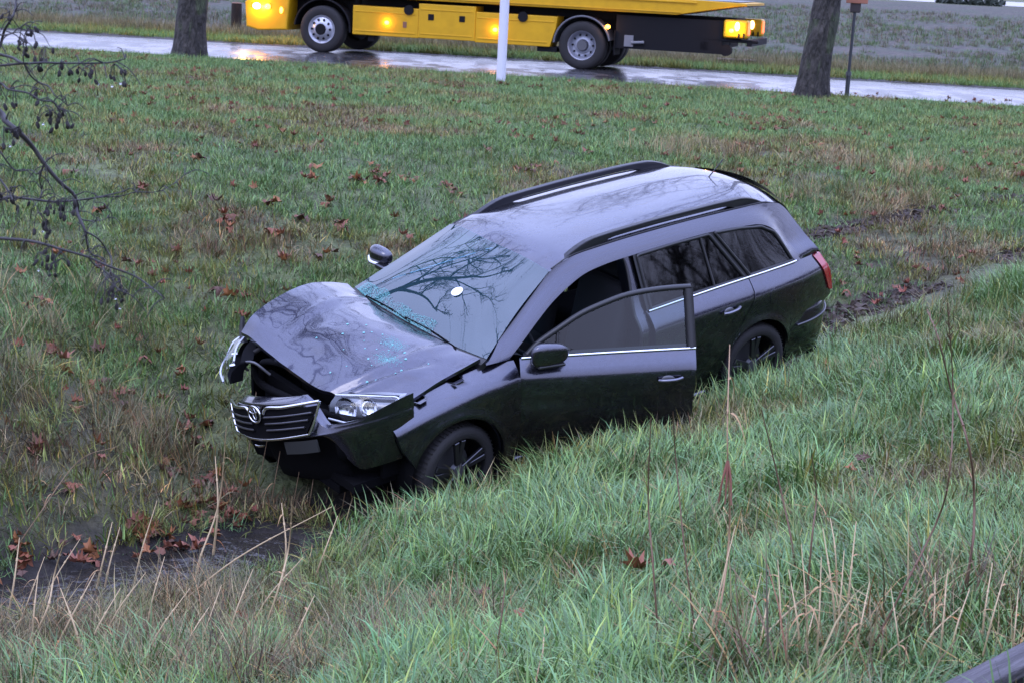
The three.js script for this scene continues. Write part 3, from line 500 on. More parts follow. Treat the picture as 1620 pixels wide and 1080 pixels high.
// front bumper with the grille, knocked round about the car's long axis
{
  const plan = [[1.60, -0.815], [1.72, -0.808], [1.86, -0.765], [1.99, -0.68], [2.10, -0.53], [2.17, -0.34], [2.205, 0], [2.17, 0.34], [2.10, 0.53], [1.99, 0.68], [1.86, 0.765], [1.72, 0.808], [1.60, 0.815]];
  const PV = [2.20, 0.635, 0.02], BP = [2.18, 0.56, 0.03], piece = new THREE.Group(); 
  const cover = (ys, offs, u0 = 0, u1 = 1, nu = 60) => { const C = new THREE.CatmullRomCurve3(plan.map(([x, z]) => v3(x, 0, z)), false, 'centripetal'), g = []; for (let j = 0; j < ys.length; j++) { const row = []; for (let i = 0; i <= nu; i++) { const u = mix(u0, u1, i / nu), p = C.getPointAt(u), e = Math.abs(u * 2 - 1), o = offs[j] * (j < 3 ? 1 - 0.85 * smooth(0.42, 0.55, e) : 1), y = typeof ys[j] === 'function' ? ys[j](e) : ys[j]; const r = Math.hypot(p.x - 1.0, p.z), lean = Math.sign(p.z) * (y - 0.56) * 0.36 * smooth(0.42, 0.6, e); row.push(v3(p.x + o * (p.x - 1.0) / r - PV[0], y - PV[1], p.z + lean + o * p.z / r * 0.7 - PV[2])); } g.push(row); } return g; };
  const top = (e) => mix(0.79, 0.59, smooth(0.36, 0.50, e)) + 0.06 * smooth(0.62, 1, e);
  const skin = part('front_bumper', sheet(cover([top, (e) => top(e) - 0.02, (e) => mix(0.75, 0.575, smooth(0.36, 0.50, e)), 0.555, 0.545, (e) => mix(0.538, 0.50, smooth(0.45, 0.7, e)), (e) => mix(0.534, 0.43, smooth(0.45, 0.7, e)), (e) => mix(0.531, 0.34, smooth(0.45, 0.7, e)), (e) => mix(0.528, 0.25, smooth(0.45, 0.7, e))], [-0.075, -0.03, -0.012, 0, 0.014, 0.014, 0.002, -0.005, -0.03]), v3(-0.02, 0, 0)), paint, car, 'torn front bumper hanging lower on one side');
  skin.position.set(BP[0], BP[1], BP[2]); skin.rotation.set(THREE.MathUtils.degToRad(21.5), THREE.MathUtils.degToRad(-1), THREE.MathUtils.degToRad(-3));
  part('lower_bumper', sheet(cover([0.52, 0.44, 0.36, 0.28, 0.20, 0.17], [-0.15, -0.15, -0.16, -0.18, -0.20, -0.26])), deepBlack, skin);
  const face = (z, y, o = 0) => { const C = table(plan.slice(3, 10).map(([x, zz]) => [zz, x])); return v3(C(clamp(z, -0.66, 0.66)) - 0.004 - 0.10 * Math.max(0, y - 0.70) - PV[0] + o, y - PV[1], z - PV[2]); };
  const bar = (pts, r, o = 0.02) => tube(pts.map(([z, y]) => face(z, y, o)), r, 6, pts.length * 5);
  const gg = []; for (let j = 0; j <= 6; j++) { const y = mix(0.735, 0.545, j / 6), w = mix(0.58, 0.43, j / 6), row = []; for (let i = 0; i <= 20; i++) row.push(face(mix(-w, w, i / 20), y, 0.030)); gg.push(row); }
  part('grille_backing', sheet(gg), deepBlack, skin);
  for (let k = 0; k < 3; k++) { const y = 0.69 - 0.043 * k, w = 0.53 - 0.037 * k; for (const sg of [-1, 1]) part('grille_slat', bar([[sg * 0.085, y], [sg * w * 0.5, y + 0.002], [sg * w, y + 0.006]], 0.0075, 0.038), std(0.14, 0.14, 0.16, 0.3, { metalness: 0.8 }), skin); }
  part('grille_surround', [bar([[-0.09, 0.715], [-0.12, 0.745], [-0.3, 0.749], [-0.585, 0.757]], 0.012, 0.036), bar([[0.09, 0.715], [0.12, 0.745], [0.3, 0.749], [0.585, 0.757]], 0.012, 0.036), bar([[-0.585, 0.757], [-0.53, 0.64], [-0.47, 0.56]], 0.009, 0.036), bar([[0.585, 0.757], [0.53, 0.64], [0.47, 0.56]], 0.009, 0.036), bar([[-0.47, 0.56], [-0.2, 0.545], [0, 0.54], [0.2, 0.545], [0.47, 0.56]], 0.009, 0.036)], chrome, skin);
  const ring = (rz, ry, r, cy = 0) => { const g = new THREE.TorusGeometry(1, 1, 6, 36); const P = g.attributes.position, q = []; const pts = Array.from({ length: 37 }, (_, i) => { const a = i / 36 * Math.PI * 2; return v3(0, Math.sin(a) * ry + cy, Math.cos(a) * rz); }); return tube(pts, r, 6, 48); };
  const e0 = face(0, 0.715, 0.05); const em = [ring(0.072, 0.054, 0.0072), ring(0.050, 0.020, 0.0056, 0.026), ring(0.019, 0.040, 0.0056, 0.007)].map((g) => g.translate(e0.x, e0.y, e0.z));
  part('emblem', em, chrome, skin, 'chrome oval badge on the grille');
  part('emblem_backing', cyl(0.055, 0.055, [e0.x - 0.02, e0.y, e0.z], [e0.x - 0.006, e0.y, e0.z], 24).scale(1, 1, 1), deepBlack, skin);
  part('number_plate_holder', sheet([0.50, 0.42].map((y) => Array.from({ length: 9 }, (_, i) => face(mix(-0.50, -0.22, i / 8), y + 0.02, 0.03))), v3(-0.01, 0, 0)), std(0.014, 0.015, 0.014, 0.7), skin);
  part('chrome_chip', bar([[-0.02, 0.505], [0.05, 0.50], [0.1, 0.505]], 0.007, 0.05), chrome, skin);
}
// headlamps
{
  const lamp = (sg, dy, tilt, broken) => {
    const q = new THREE.Group(); q.name = 'headlight'; car.add(q);
    const z = (v) => sg * v, bowl = (x, y, zz, r, d) => new THREE.LatheGeometry(Array.from({ length: 9 }, (_, i) => new THREE.Vector2(r * Math.sin(i / 8 * Math.PI / 2), -d * Math.cos(i / 8 * Math.PI / 2))), 24).applyQuaternion(new THREE.Quaternion().setFromUnitVectors(v3(0, 1, 0), v3(0.86, 0.12, sg * 0.42).normalize())).translate(x, y, z(zz));
    if (!broken) for (const b of [bowl(1.895, 0.752, 0.515, 0.078, 0.06), bowl(1.80, 0.775, 0.625, 0.062, 0.05)]) part('reflector', b, chrome, q);
    part('bulb', [cyl(0.016, 0.012, [1.85, 0.752, z(0.505)], [1.885, 0.752, z(0.512)], 10)], chrome, q); part('bulb', [cyl(0.012, 0.010, [1.765, 0.775, z(0.605)], [1.80, 0.775, z(0.62)], 10)], chrome, q);
    const L = coons([[1.975, 0.688, z(0.44)], [1.90, 0.69, z(0.60)], [1.76, 0.725, z(0.735)]], [[1.905, 0.825, z(0.42)], [1.79, 0.842, z(0.57)], [1.62, 0.838, z(0.728)]], [[1.975, 0.688, z(0.44)], [1.965, 0.77, z(0.43)], [1.905, 0.825, z(0.42)]], [[1.76, 0.725, z(0.735)], [1.70, 0.80, z(0.745)], [1.62, 0.838, z(0.728)]], 16, 8);
    part('lens', sheet(L), clearLens, q);
    part('lamp_body', sheet(L.map((row) => row.map((p) => v3(p.x - 0.13, p.y - 0.01, p.z * 0.93))), v3(0.10, 0, 0)), broken ? deepBlack : std(0.30, 0.31, 0.33, 0.3, { metalness: 0.7 }), q);
    part('lens_edge', tube([...L[0], ...L.map((r) => r[16]), ...L[8].slice().reverse()].filter((_, i) => i % 3 === 0), 0.008, 5, 60), std(0.5, 0.52, 0.56, 0.25, { metalness: 0.4 }), q);
    q.position.y = dy; q.rotation.x = tilt; return q;
  };
  lamp(-1, 0.02, 0.03); const loose = lamp(1, -0.03, 0, true); loose.position.set(0.20, -0.02, 0.07); loose.rotation.set(0, 0, 0);
}
// glazing, seals and brightwork along the sides
const winSets = [
  ['rear_door_window', [[-0.462, 0.998], [-0.9, 1.014], [-1.372, 1.022]], [[-0.452, 1.340], [-0.8, 1.350], [-1.135, 1.349]], [[-0.462, 0.998], [-0.452, 1.340]], [[-1.372, 1.022], [-1.135, 1.349]]],
  ['rear_quarter_window', [[-1.432, 1.024], [-1.65, 1.028], [-1.905, 1.028]], [[-1.195, 1.349], [-1.45, 1.333], [-1.66, 1.302]], [[-1.432, 1.024], [-1.195, 1.349]], [[-1.905, 1.028], [-1.855, 1.13], [-1.785, 1.24], [-1.66, 1.302]]]];
for (const [name, b, t, l, r] of winSets) {
  const g = sheet(lifted(coons(b, t, l, r, 18, 12), -0.010));
  const S = resample([...b, ...r.slice(1), ...t.slice().reverse().slice(1), ...l.slice().reverse().slice(1)], 90, false).map(onSide(-0.004));
  const panes = sides(name, g, darkPane), seal = tube(S, 0.013, 5, 140);
  part('window_seal', seal, blackTrim, panes[0]); part('window_seal', mirrored(seal), blackTrim, panes[1]);
  if (name === 'rear_door_window') { const d = tube([[-1.075, 1.01], [-1.05, 1.345]].map(([x, y]) => onSide(-0.004)(v3(x, y, 0))), 0.010, 5, 6); part('window_divider', d, blackTrim, panes[0]); part('window_divider', mirrored(d), blackTrim, panes[1]); }
}
sides('window_pillar_trim', sheet(lifted(coons([[-1.378, 1.015], [-1.428, 1.015]], [[-1.138, 1.362], [-1.192, 1.362]], [[-1.378, 1.015], [-1.138, 1.362]], [[-1.428, 1.015], [-1.192, 1.362]], 3, 10), -0.010)), blackTrim);
sides('door_frame_trim', sheet(lifted(coons([[-0.425, 0.99], [-0.455, 0.99]], [[-0.415, 1.355], [-0.447, 1.355]], [[-0.425, 0.99], [-0.415, 1.355]], [[-0.455, 0.99], [-0.447, 1.355]], 2, 8), -0.006)), blackTrim);
sides('chrome_strip', sideTube([[-0.43, 0.990], [-0.87, 1.005], [-1.4, 1.017], [-1.93, 1.019]], 0.0095, 0.004, 30), chrome);
sides('centre_pillar', sheet(lifted(coons([[-0.30, 0.29], [-0.42, 0.29]], [[-0.352, 1.345], [-0.418, 1.345]], [[-0.30, 0.29], [-0.33, 0.95], [-0.352, 1.345]], [[-0.42, 0.29], [-0.418, 1.345]], 3, 16), -0.035), inward(0.09)), paint);
sides('door_seal', sideTube([[0.70, 1.0], [0.50, 1.115], [0.35, 1.195], [0.20, 1.256], [0.03, 1.309], [-0.18, 1.334], [-0.335, 1.341], [-0.325, 0.98], [-0.29, 0.5], [-0.26, 0.29]], 0.011, -0.03, 60), blackTrim);
for (const d of rearDoors) { const sg = d === rearDoors[0] ? -1 : 1; part('door_handle', [tube([[-1.07, 0.852, sg * 0.885], [-1.10, 0.858, sg * 0.905], [-1.18, 0.866, sg * 0.907], [-1.225, 0.868, sg * 0.885]], 0.0125, 7, 20)], handleM, d); const rc = new THREE.SphereGeometry(0.05, 16, 10).scale(1, 0.62, 0.25).translate(-1.135, 0.848, sg * 0.862); part('handle_recess', rc, steel, d); }
// driver's door, swung open on its front hinges
function makeDoor(open, sg) {
  const HX = 0.745, HZ = -0.83, place = (g) => (sg > 0 ? mirrored(g) : g).translate(-HX, 0, sg > 0 ? HZ : -HZ);
  const skin = sheet(lifted(coons([[-0.405, 0.275], [0.2, 0.272], [0.755, 0.275]], [[-0.415, 0.985], [0.2, 0.962], [0.752, 0.936]], [[-0.405, 0.275], [-0.40, 0.65], [-0.415, 0.985]], [[0.755, 0.275], [0.752, 0.936]], 30, 22)), inward(0.022));
  const door = part('front_door', place(skin), paint, car, open ? 'driver door swung open' : undefined);
  door.position.set(HX, 0, sg > 0 ? -HZ : HZ); door.rotation.y = open ? THREE.MathUtils.degToRad(-32) : 0;
  const card = lifted(coons([[-0.38, 0.30], [0.72, 0.30]], [[-0.39, 0.985], [0.72, 0.94]], [[-0.38, 0.30], [-0.39, 0.985]], [[0.72, 0.30], [0.72, 0.94]], 16, 12), -0.085);
  part('door_lining', place(sheet(card, (p) => v3(0, 0, -0.06))), cloth, door);
  const loop = [[0.70, 0.955], [0.635, 1.015], [0.49, 1.105], [0.34, 1.19], [0.19, 1.25], [0.03, 1.30], [-0.18, 1.332], [-0.34, 1.343], [-0.395, 1.345]];
  const fr = [sideTube(loop, 0.021, -0.015, 30, false, 5), tube([onSide(-0.015)(v3(-0.378, 1.335, 0)), onSide(-0.015)(v3(-0.392, 0.985, 0))], 0.034, 5, 6), sideTube([[0.50, 0.96], [0.495, 1.095]], 0.012, -0.015, 4, false, 5)];
  part('window_frame', place(merge(fr)), blackTrim, door);
  part('door_window', place(sheet(lifted(coons([[-0.38, 0.975], [0.66, 0.945]], [[-0.37, 1.33], [-0.18, 1.325], [0.03, 1.297], [0.19, 1.247], [0.34, 1.187], [0.62, 1.02]], [[-0.38, 0.975], [-0.37, 1.33]], [[0.66, 0.945], [0.62, 1.02]], 24, 12), -0.020))), pane, door);
  part('chrome_strip', place(sideTube([[-0.415, 0.989], [0.2, 0.966], [0.74, 0.942]], 0.0095, 0.004, 24)), chrome, door);
  part('door_handle', place(tube([[-0.16, 0.812, -0.885], [-0.19, 0.818, -0.905], [-0.27, 0.825, -0.907], [-0.315, 0.828, -0.885]], 0.0125, 7, 20)), handleM, door);
  part('handle_recess', place(new THREE.SphereGeometry(0.05, 16, 10).scale(1, 0.62, 0.25).translate(-0.225, 0.808, -0.862)), steel, door);
  const h = new THREE.SphereGeometry(1, 28, 18); { const P = h.attributes.position; for (let i = 0; i < P.count; i++) { let x = P.getX(i), y = P.getY(i), z = P.getZ(i); const e = (v) => Math.sign(v) * Math.pow(Math.abs(v), 0.72); y = e(y); z = e(z); if (x < 0) x *= 0.45; const ms = open ? 1 : 0.8; P.setXYZ(i, x * 0.085 * ms, y * 0.078 * (1 - 0.16 * z) * ms, z * 0.13 * ms); } h.computeVertexNormals(); }
  const foldIn = open ? -1.28 : -0.15, mx = open ? 0.575 : 0.585, my = open ? 1.025 : 1.075, mz = open ? -0.915 : -0.94;   // the struck driver's mirror is folded against the door
  h.rotateY(foldIn).translate(mx, my, mz);
  const mir = part('door_mirror', place(merge([h, rbox(0.60, 0.68, my - 0.07, my - 0.03, -0.90, -0.79, 0.012)])), paint, door);
  const ind = tube([[0.066, -0.046, 0.035], [0.063, -0.046, -0.055], [0.012, -0.042, -0.117]], 0.012, 6, 12).rotateY(foldIn).translate(mx, my, mz);
  part('mirror_indicator', place(ind), std(0.75, 0.76, 0.78, 0.2), mir);
  part('mirror_base', place(rbox(-0.035, 0.05, -0.078, -0.058, -0.09, 0.10, 0.009).rotateY(foldIn).translate(mx, my, mz)), blackTrim, mir);
  return door;
}
makeDoor(true, -1); makeDoor(false, 1);
// tail
{
  const xr = (y) => y > 1.0 ? mix(-2.235, -2.06, clamp((y - 1.0) / 0.35)) : mix(-2.37, -2.235, clamp((y - 0.655) / 0.345)), bow = (z, w) => -0.085 * (1 - (z / w) ** 2);
  const sheetZ = (ys, k = 1, o = 0) => ys.map((y) => { const w = (y > 1.0 ? halfW(xr(y), y) : halfW(xr(y), y)) * k; return Array.from({ length: 17 }, (_, i) => { const z = mix(-w, w, i / 16); return v3(xr(y) + bow(z, w) + o, y, z); }); });
  const gate = part('tailgate', sheet(sheetZ([0.66, 0.72, 0.8, 0.9, 0.97, 1.0, 1.02])), paint, car);
  part('tailgate_upper', sheet([1.33, 1.36, 1.385].map((y, j) => { const w = 0.50 - 0.03 * j; return Array.from({ length: 17 }, (_, i) => { const z = mix(-w, w, i / 16); return v3(-2.07 + 0.02 * j - 0.09 * (1 - (z / w) ** 2), y + 0.03 * (1 - (z / w) ** 2), z); }); })), paint, gate);
  part('tailgate_window', sheet(sheetZ([1.02, 1.1, 1.2, 1.28, 1.335], 0.98)), darkPane, gate);
  part('number_plate', rbox(-2.475, -2.462, 0.76, 0.87, -0.26, 0.26, 0.004), std(0.72, 0.55, 0.06, 0.5), gate);
  const tl = sheet(lifted(coons([[-2.32, 0.715], [-2.375, 0.70]], [[-2.16, 1.0], [-2.238, 0.998]], [[-2.32, 0.715], [-2.24, 0.86], [-2.16, 1.0]], [[-2.375, 0.70], [-2.335, 0.84], [-2.238, 0.998]], 8, 16), 0.012), inward(0.05));
  const wrap = sheet(Array.from({ length: 13 }, (_, j) => { const y = mix(0.70, 0.998, j / 12); return Array.from({ length: 9 }, (_, i) => { const w = halfW(xr(y), y) + 0.010, z = -mix(w, w - mix(0.10, 0.22, j / 12), i / 8); return v3(xr(y) + bow(z, w) - 0.016, y, z); }); }), v3(0.03, 0, 0));
  const tg = merge([tl, wrap]); part('tail_light', tg, redLens, car, 'red tail light'); part('tail_light', mirrored(tg), redLens, car);
  const rb = part('rear_bumper', sheet(Array.from({ length: 9 }, (_, j) => { const y = [0.66, 0.63, 0.575, 0.55, 0.53, 0.45, 0.36, 0.27, 0.22][j], o = [-0.02, 0.0, 0.006, 0.018, 0.012, 0.004, -0.005, -0.03, -0.08][j]; const C = resample([[-1.80, 0, -0.835 - o], [-2.05, 0, -0.83 - o], [-2.26, 0, -0.775 - o], [-2.40 - o, 0, -0.62], [-2.46 - o, 0, -0.3], [-2.475 - o, 0, 0], [-2.46 - o, 0, 0.3], [-2.40 - o, 0, 0.62], [-2.26, 0, 0.775 + o], [-2.05, 0, 0.83 + o], [-1.80, 0, 0.835 + o]], 60); return C.map((p) => v3(p.x, y - 0.03 * smooth(-2.0, -1.8, p.x), p.z)); })), paint, car);
  part('bumper_strip', tube(resample([[-1.90, 0.550, -0.852], [-2.08, 0.556, -0.846], [-2.27, 0.562, -0.785], [-2.412, 0.565, -0.625], [-2.485, 0.566, -0.2]], 20), 0.007, 5, 40), std(0.10, 0.10, 0.11, 0.3, { metalness: 0.4 }), rb);
}
// wheels, arches, underside and cabin
{
  const wheel = new THREE.Group(); wheel.name = 'wheel';
  const tp = [[0.232, -0.095], [0.245, -0.106], [0.275, -0.111], [0.300, -0.104], [0.315, -0.085], [0.319, -0.04], [0.3195, 0], [0.319, 0.04], [0.315, 0.085], [0.300, 0.104], [0.275, 0.111], [0.245, 0.106], [0.232, 0.095]];
  const lathe = (pts, n = 48) => new THREE.LatheGeometry(pts.map(([r, z]) => new THREE.Vector2(r, z)), n).rotateX(Math.PI / 2);
  const tread = []; for (let i = 0; i < 60; i++) for (const zz of [-0.055, 0.055]) tread.push(box(-0.004, 0.004, 0.317, 0.3225, zz - 0.035, zz + 0.035).rotateZ(i / 60 * Math.PI * 2 + (zz > 0 ? 0.05 : 0)));
  part('tyre', [lathe(tp), ...tread], rubber, wheel);
  const rim = part('rim', [lathe([[0.236, -0.100], [0.240, -0.090], [0.226, -0.080], [0.220, 0.06], [0.232, 0.09]])], alloy, wheel);
  for (let k = 0; k < 5; k++) for (const d of [-0.13, 0.13]) { const a = k / 5 * Math.PI * 2 + d + 0.3, a0 = k / 5 * Math.PI * 2 + d * 0.7 + 0.3; part('spoke', new THREE.ExtrudeGeometry(new THREE.Shape([[0.045, -0.011], [0.225, -0.016], [0.225, 0.016], [0.045, 0.011]].map(([x, y]) => new THREE.Vector2(x, y))), { depth: 0.016, bevelEnabled: true, bevelSize: 0.003, bevelThickness: 0.004, bevelSegments: 1 }).rotateY(0.10).rotateZ(a).translate(0, 0, -0.078), alloy, rim); }
  part('wheel_hub', [cyl(0.062, 0.05, [0, 0, -0.06], [0, 0, -0.088], 20), cyl(0.155, 0.155, [0, 0, -0.01], [0, 0, 0.015], 30)], steel, wheel);
  const put = (x, sg, steer) => { const w = x > 0 && sg < 0 ? wheel : wheel.clone(); w.position.set(x, x > 0 ? 0.30 : 0.335, sg * 0.755); w.rotation.y = (sg > 0 ? Math.PI : 0) + steer; car.add(w); };
  put(1.265, -1, 0.10); put(1.265, 1, 0.10); put(-1.462, -1, 0); put(-1.462, 1, 0);
  for (const [c, sg] of [[FW, -1], [FW, 1], [RW, -1], [RW, 1]]) part('arch_liner', [new THREE.CylinderGeometry(0.358, 0.358, 0.36, 40, 1, true, 0, Math.PI * 2).rotateX(Math.PI / 2).translate(c[0], c[1], sg * 0.655).scale(1, 1, 1), new THREE.CircleGeometry(0.37, 32).translate(c[0], c[1], sg * 0.475)].map((g) => { const q = g.toNonIndexed ? g : g; return q; }), deepBlack, car);
  part('underbody', [box(-2.3, 1.0, 0.20, 0.275, -0.72, 0.72), box(1.0, 1.95, 0.21, 0.27, -0.5, 0.5), box(-2.3, -2.26, 0.25, 0.70, -0.68, 0.68)], deepBlack, car);
  part('dashboard', [sheet(coons([[0.62, 0.66, -0.68], [0.60, 0.66, 0.68]], [[0.94, 0.955, -0.70], [1.0, 0.96, 0], [0.94, 0.955, 0.70]], [[0.62, 0.66, -0.68], [0.58, 0.86, -0.69], [0.70, 0.935, -0.70], [0.94, 0.955, -0.70]], [[0.60, 0.66, 0.68], [0.56, 0.86, 0.69], [0.70, 0.935, 0.70], [0.94, 0.955, 0.70]], 20, 16))], cloth, car);
  part('steering_wheel', [new THREE.TorusGeometry(0.185, 0.016, 8, 36).rotateY(Math.PI / 2).rotateZ(-0.42).translate(0.42, 0.90, -0.36), cyl(0.05, 0.05, [0.40, 0.90, -0.36], [0.62, 0.82, -0.36], 12), box(0.41, 0.43, 0.88, 0.915, -0.54, -0.18)], cloth, car);
  const seat = (x, z, w) => { const b = rbox(-0.06, 0.07, 0, 0.62, -w, w, 0.05).rotateZ(0.22).translate(x - 0.42, 0.50, z); return [rbox(x - 0.42, x + 0.10, 0.38, 0.55, z - w, z + w, 0.06), b, rbox(-0.045, 0.045, 0, 0.17, -0.13, 0.13, 0.035).rotateZ(0.18).translate(x - 0.565, 1.13, z)]; };
  part('seat', seat(0.12, -0.36, 0.25), cloth, car); part('seat', seat(0.12, 0.36, 0.25), cloth, car); part('rear_bench', [...seat(-0.75, -0.36, 0.30), ...seat(-0.75, 0.36, 0.30)], cloth, car);
  part('headlining', sheet(Array.from({ length: 11 }, (_, j) => { const x = mix(0.24, -1.95, j / 10), w = halfW(x, cantY(x)) - 0.04; return Array.from({ length: 13 }, (_, i) => { const z = mix(-w, w, i / 12); return v3(x, roofY(x, z) - 0.045, z); }); })), cloth, car);
  part('load_floor', box(-2.28, -1.25, 0.275, 0.60, -0.62, 0.62), cloth, car);
}
// crumbs and pieces of broken glass lying on the bonnet and along the foot of the windscreen
let lumpsSeed = 1;
const teal = new THREE.MeshPhysicalMaterial({ color: lin(0.16, 0.42, 0.42), roughness: 0.25, side: THREE.DoubleSide });
{
  const at = (i, j) => { const p = bonnetGrid[j][i].clone(), a = bonnetGrid[Math.max(0, j - 1)][i], b = bonnetGrid[Math.min(40, j + 1)][i], c = bonnetGrid[j][Math.max(0, i - 1)], d = bonnetGrid[j][Math.min(48, i + 1)]; const n = b.clone().sub(a).cross(d.clone().sub(c)).normalize(); if (n.y < 0) n.negate(); return [p, n]; };
  const lumps = Array.from({ length: 4 }, () => { const g = new THREE.IcosahedronGeometry(1, 1), P = g.attributes.position; for (let i = 0; i < P.count; i++) { const k = 0.7 + 0.6 * hash2(Math.round(P.getX(i) * 50), Math.round(P.getY(i) * 50), Math.round(P.getZ(i) * 50) + 7 * lumpsSeed); P.setXYZ(i, P.getX(i) * k, P.getY(i) * k * 0.45, P.getZ(i) * k); } lumpsSeed++; g.computeVertexNormals(); return g; });
  const spots = [[16, 14], [18, 16], [20, 13], [22, 15], [23, 17], [15, 17], [17, 19], [13, 21], [19, 21], [21, 19], [25, 14], [12, 15], [10, 18], [9, 22], [14, 26], [16, 24], [11, 30], [12, 32], [8, 27], [22, 26], [26, 22], [18, 30], [28, 18], [6, 15], [20, 34], [30, 28]];
  spots.forEach(([i, j], k) => {
    const [p, n] = at(i, j), m = new THREE.Mesh(lumps[k % 4], teal), s = rr(0.004, 0.0085); m.scale.setScalar(s); m.quaternion.setFromUnitVectors(v3(0, 1, 0), n); m.position.copy(p).addScaledVector(n, s * 0.22);
    m.applyMatrix4(CAR); m.name = numbered('glass_fragment'); tag(shade(m), 'small turquoise fragment of broken glass lying on the bonnet', 'glass', 'broken glass on the bonnet'); scene.add(m);
  });
  const inst = new THREE.InstancedMesh(new THREE.TetrahedronGeometry(1, 0).scale(1, 0.6, 1), teal, 4200), M = new THREE.Matrix4(), q = new THREE.Quaternion();
  for (let k = 0; k < 4200; k++) {
    let p, n, s = rr(0.0018, 0.0042);
    if (k < 3000) { let u = 0.34 + 0.62 * rnd(); if (fbm(u * 14, 3, 3) < 0.42) u = 0.55 + 0.25 * rnd(); const i = u * 28, i0 = Math.min(27, Math.floor(i)), j = (rnd() ** 1.6) * (1.3 + 1.6 * fbm(u * 9, 8, 2)), j0 = Math.floor(j); p = wsGrid[j0][i0].clone().lerp(wsGrid[j0][i0 + 1], i - i0).lerp(wsGrid[j0 + 1][i0].clone().lerp(wsGrid[j0 + 1][i0 + 1], i - i0), j - j0); n = v3(0.478, 0.878, 0); p.addScaledVector(n, 0.003 + 0.008 * rnd()); }
    else { const c = spots[(k * 7) % 14]; const fi = clamp(c[0] + (rr(-1, 1) + rr(-1, 1) + rr(-1, 1)) * 1.5, 1, 46), fj = clamp(c[1] + (rr(-1, 1) + rr(-1, 1) + rr(-1, 1)) * 1.5, 1, 38), gi = Math.floor(fi), gj = Math.floor(fj); n = at(gi, gj)[1]; p = bonnetGrid[gj][gi].clone().lerp(bonnetGrid[gj][gi + 1], fi - gi).lerp(bonnetGrid[gj + 1][gi].clone().lerp(bonnetGrid[gj + 1][gi + 1], fi - gi), fj - gj).addScaledVector(n, 0.001); s *= 0.8; }
    q.setFromUnitVectors(v3(0, 1, 0), v3(n.x + rr(-0.4, 0.4), n.y, n.z + rr(-0.4, 0.4)).normalize()); M.compose(p, q, v3(s, s, s)); M.premultiply(CAR); inst.setMatrixAt(k, M);
  }
  inst.name = 'glass_crumbs'; tag(inst, 'turquoise crumbs of shattered glass along the foot of the windscreen', 'glass', null, 'stuff'); scene.add(inst);
}

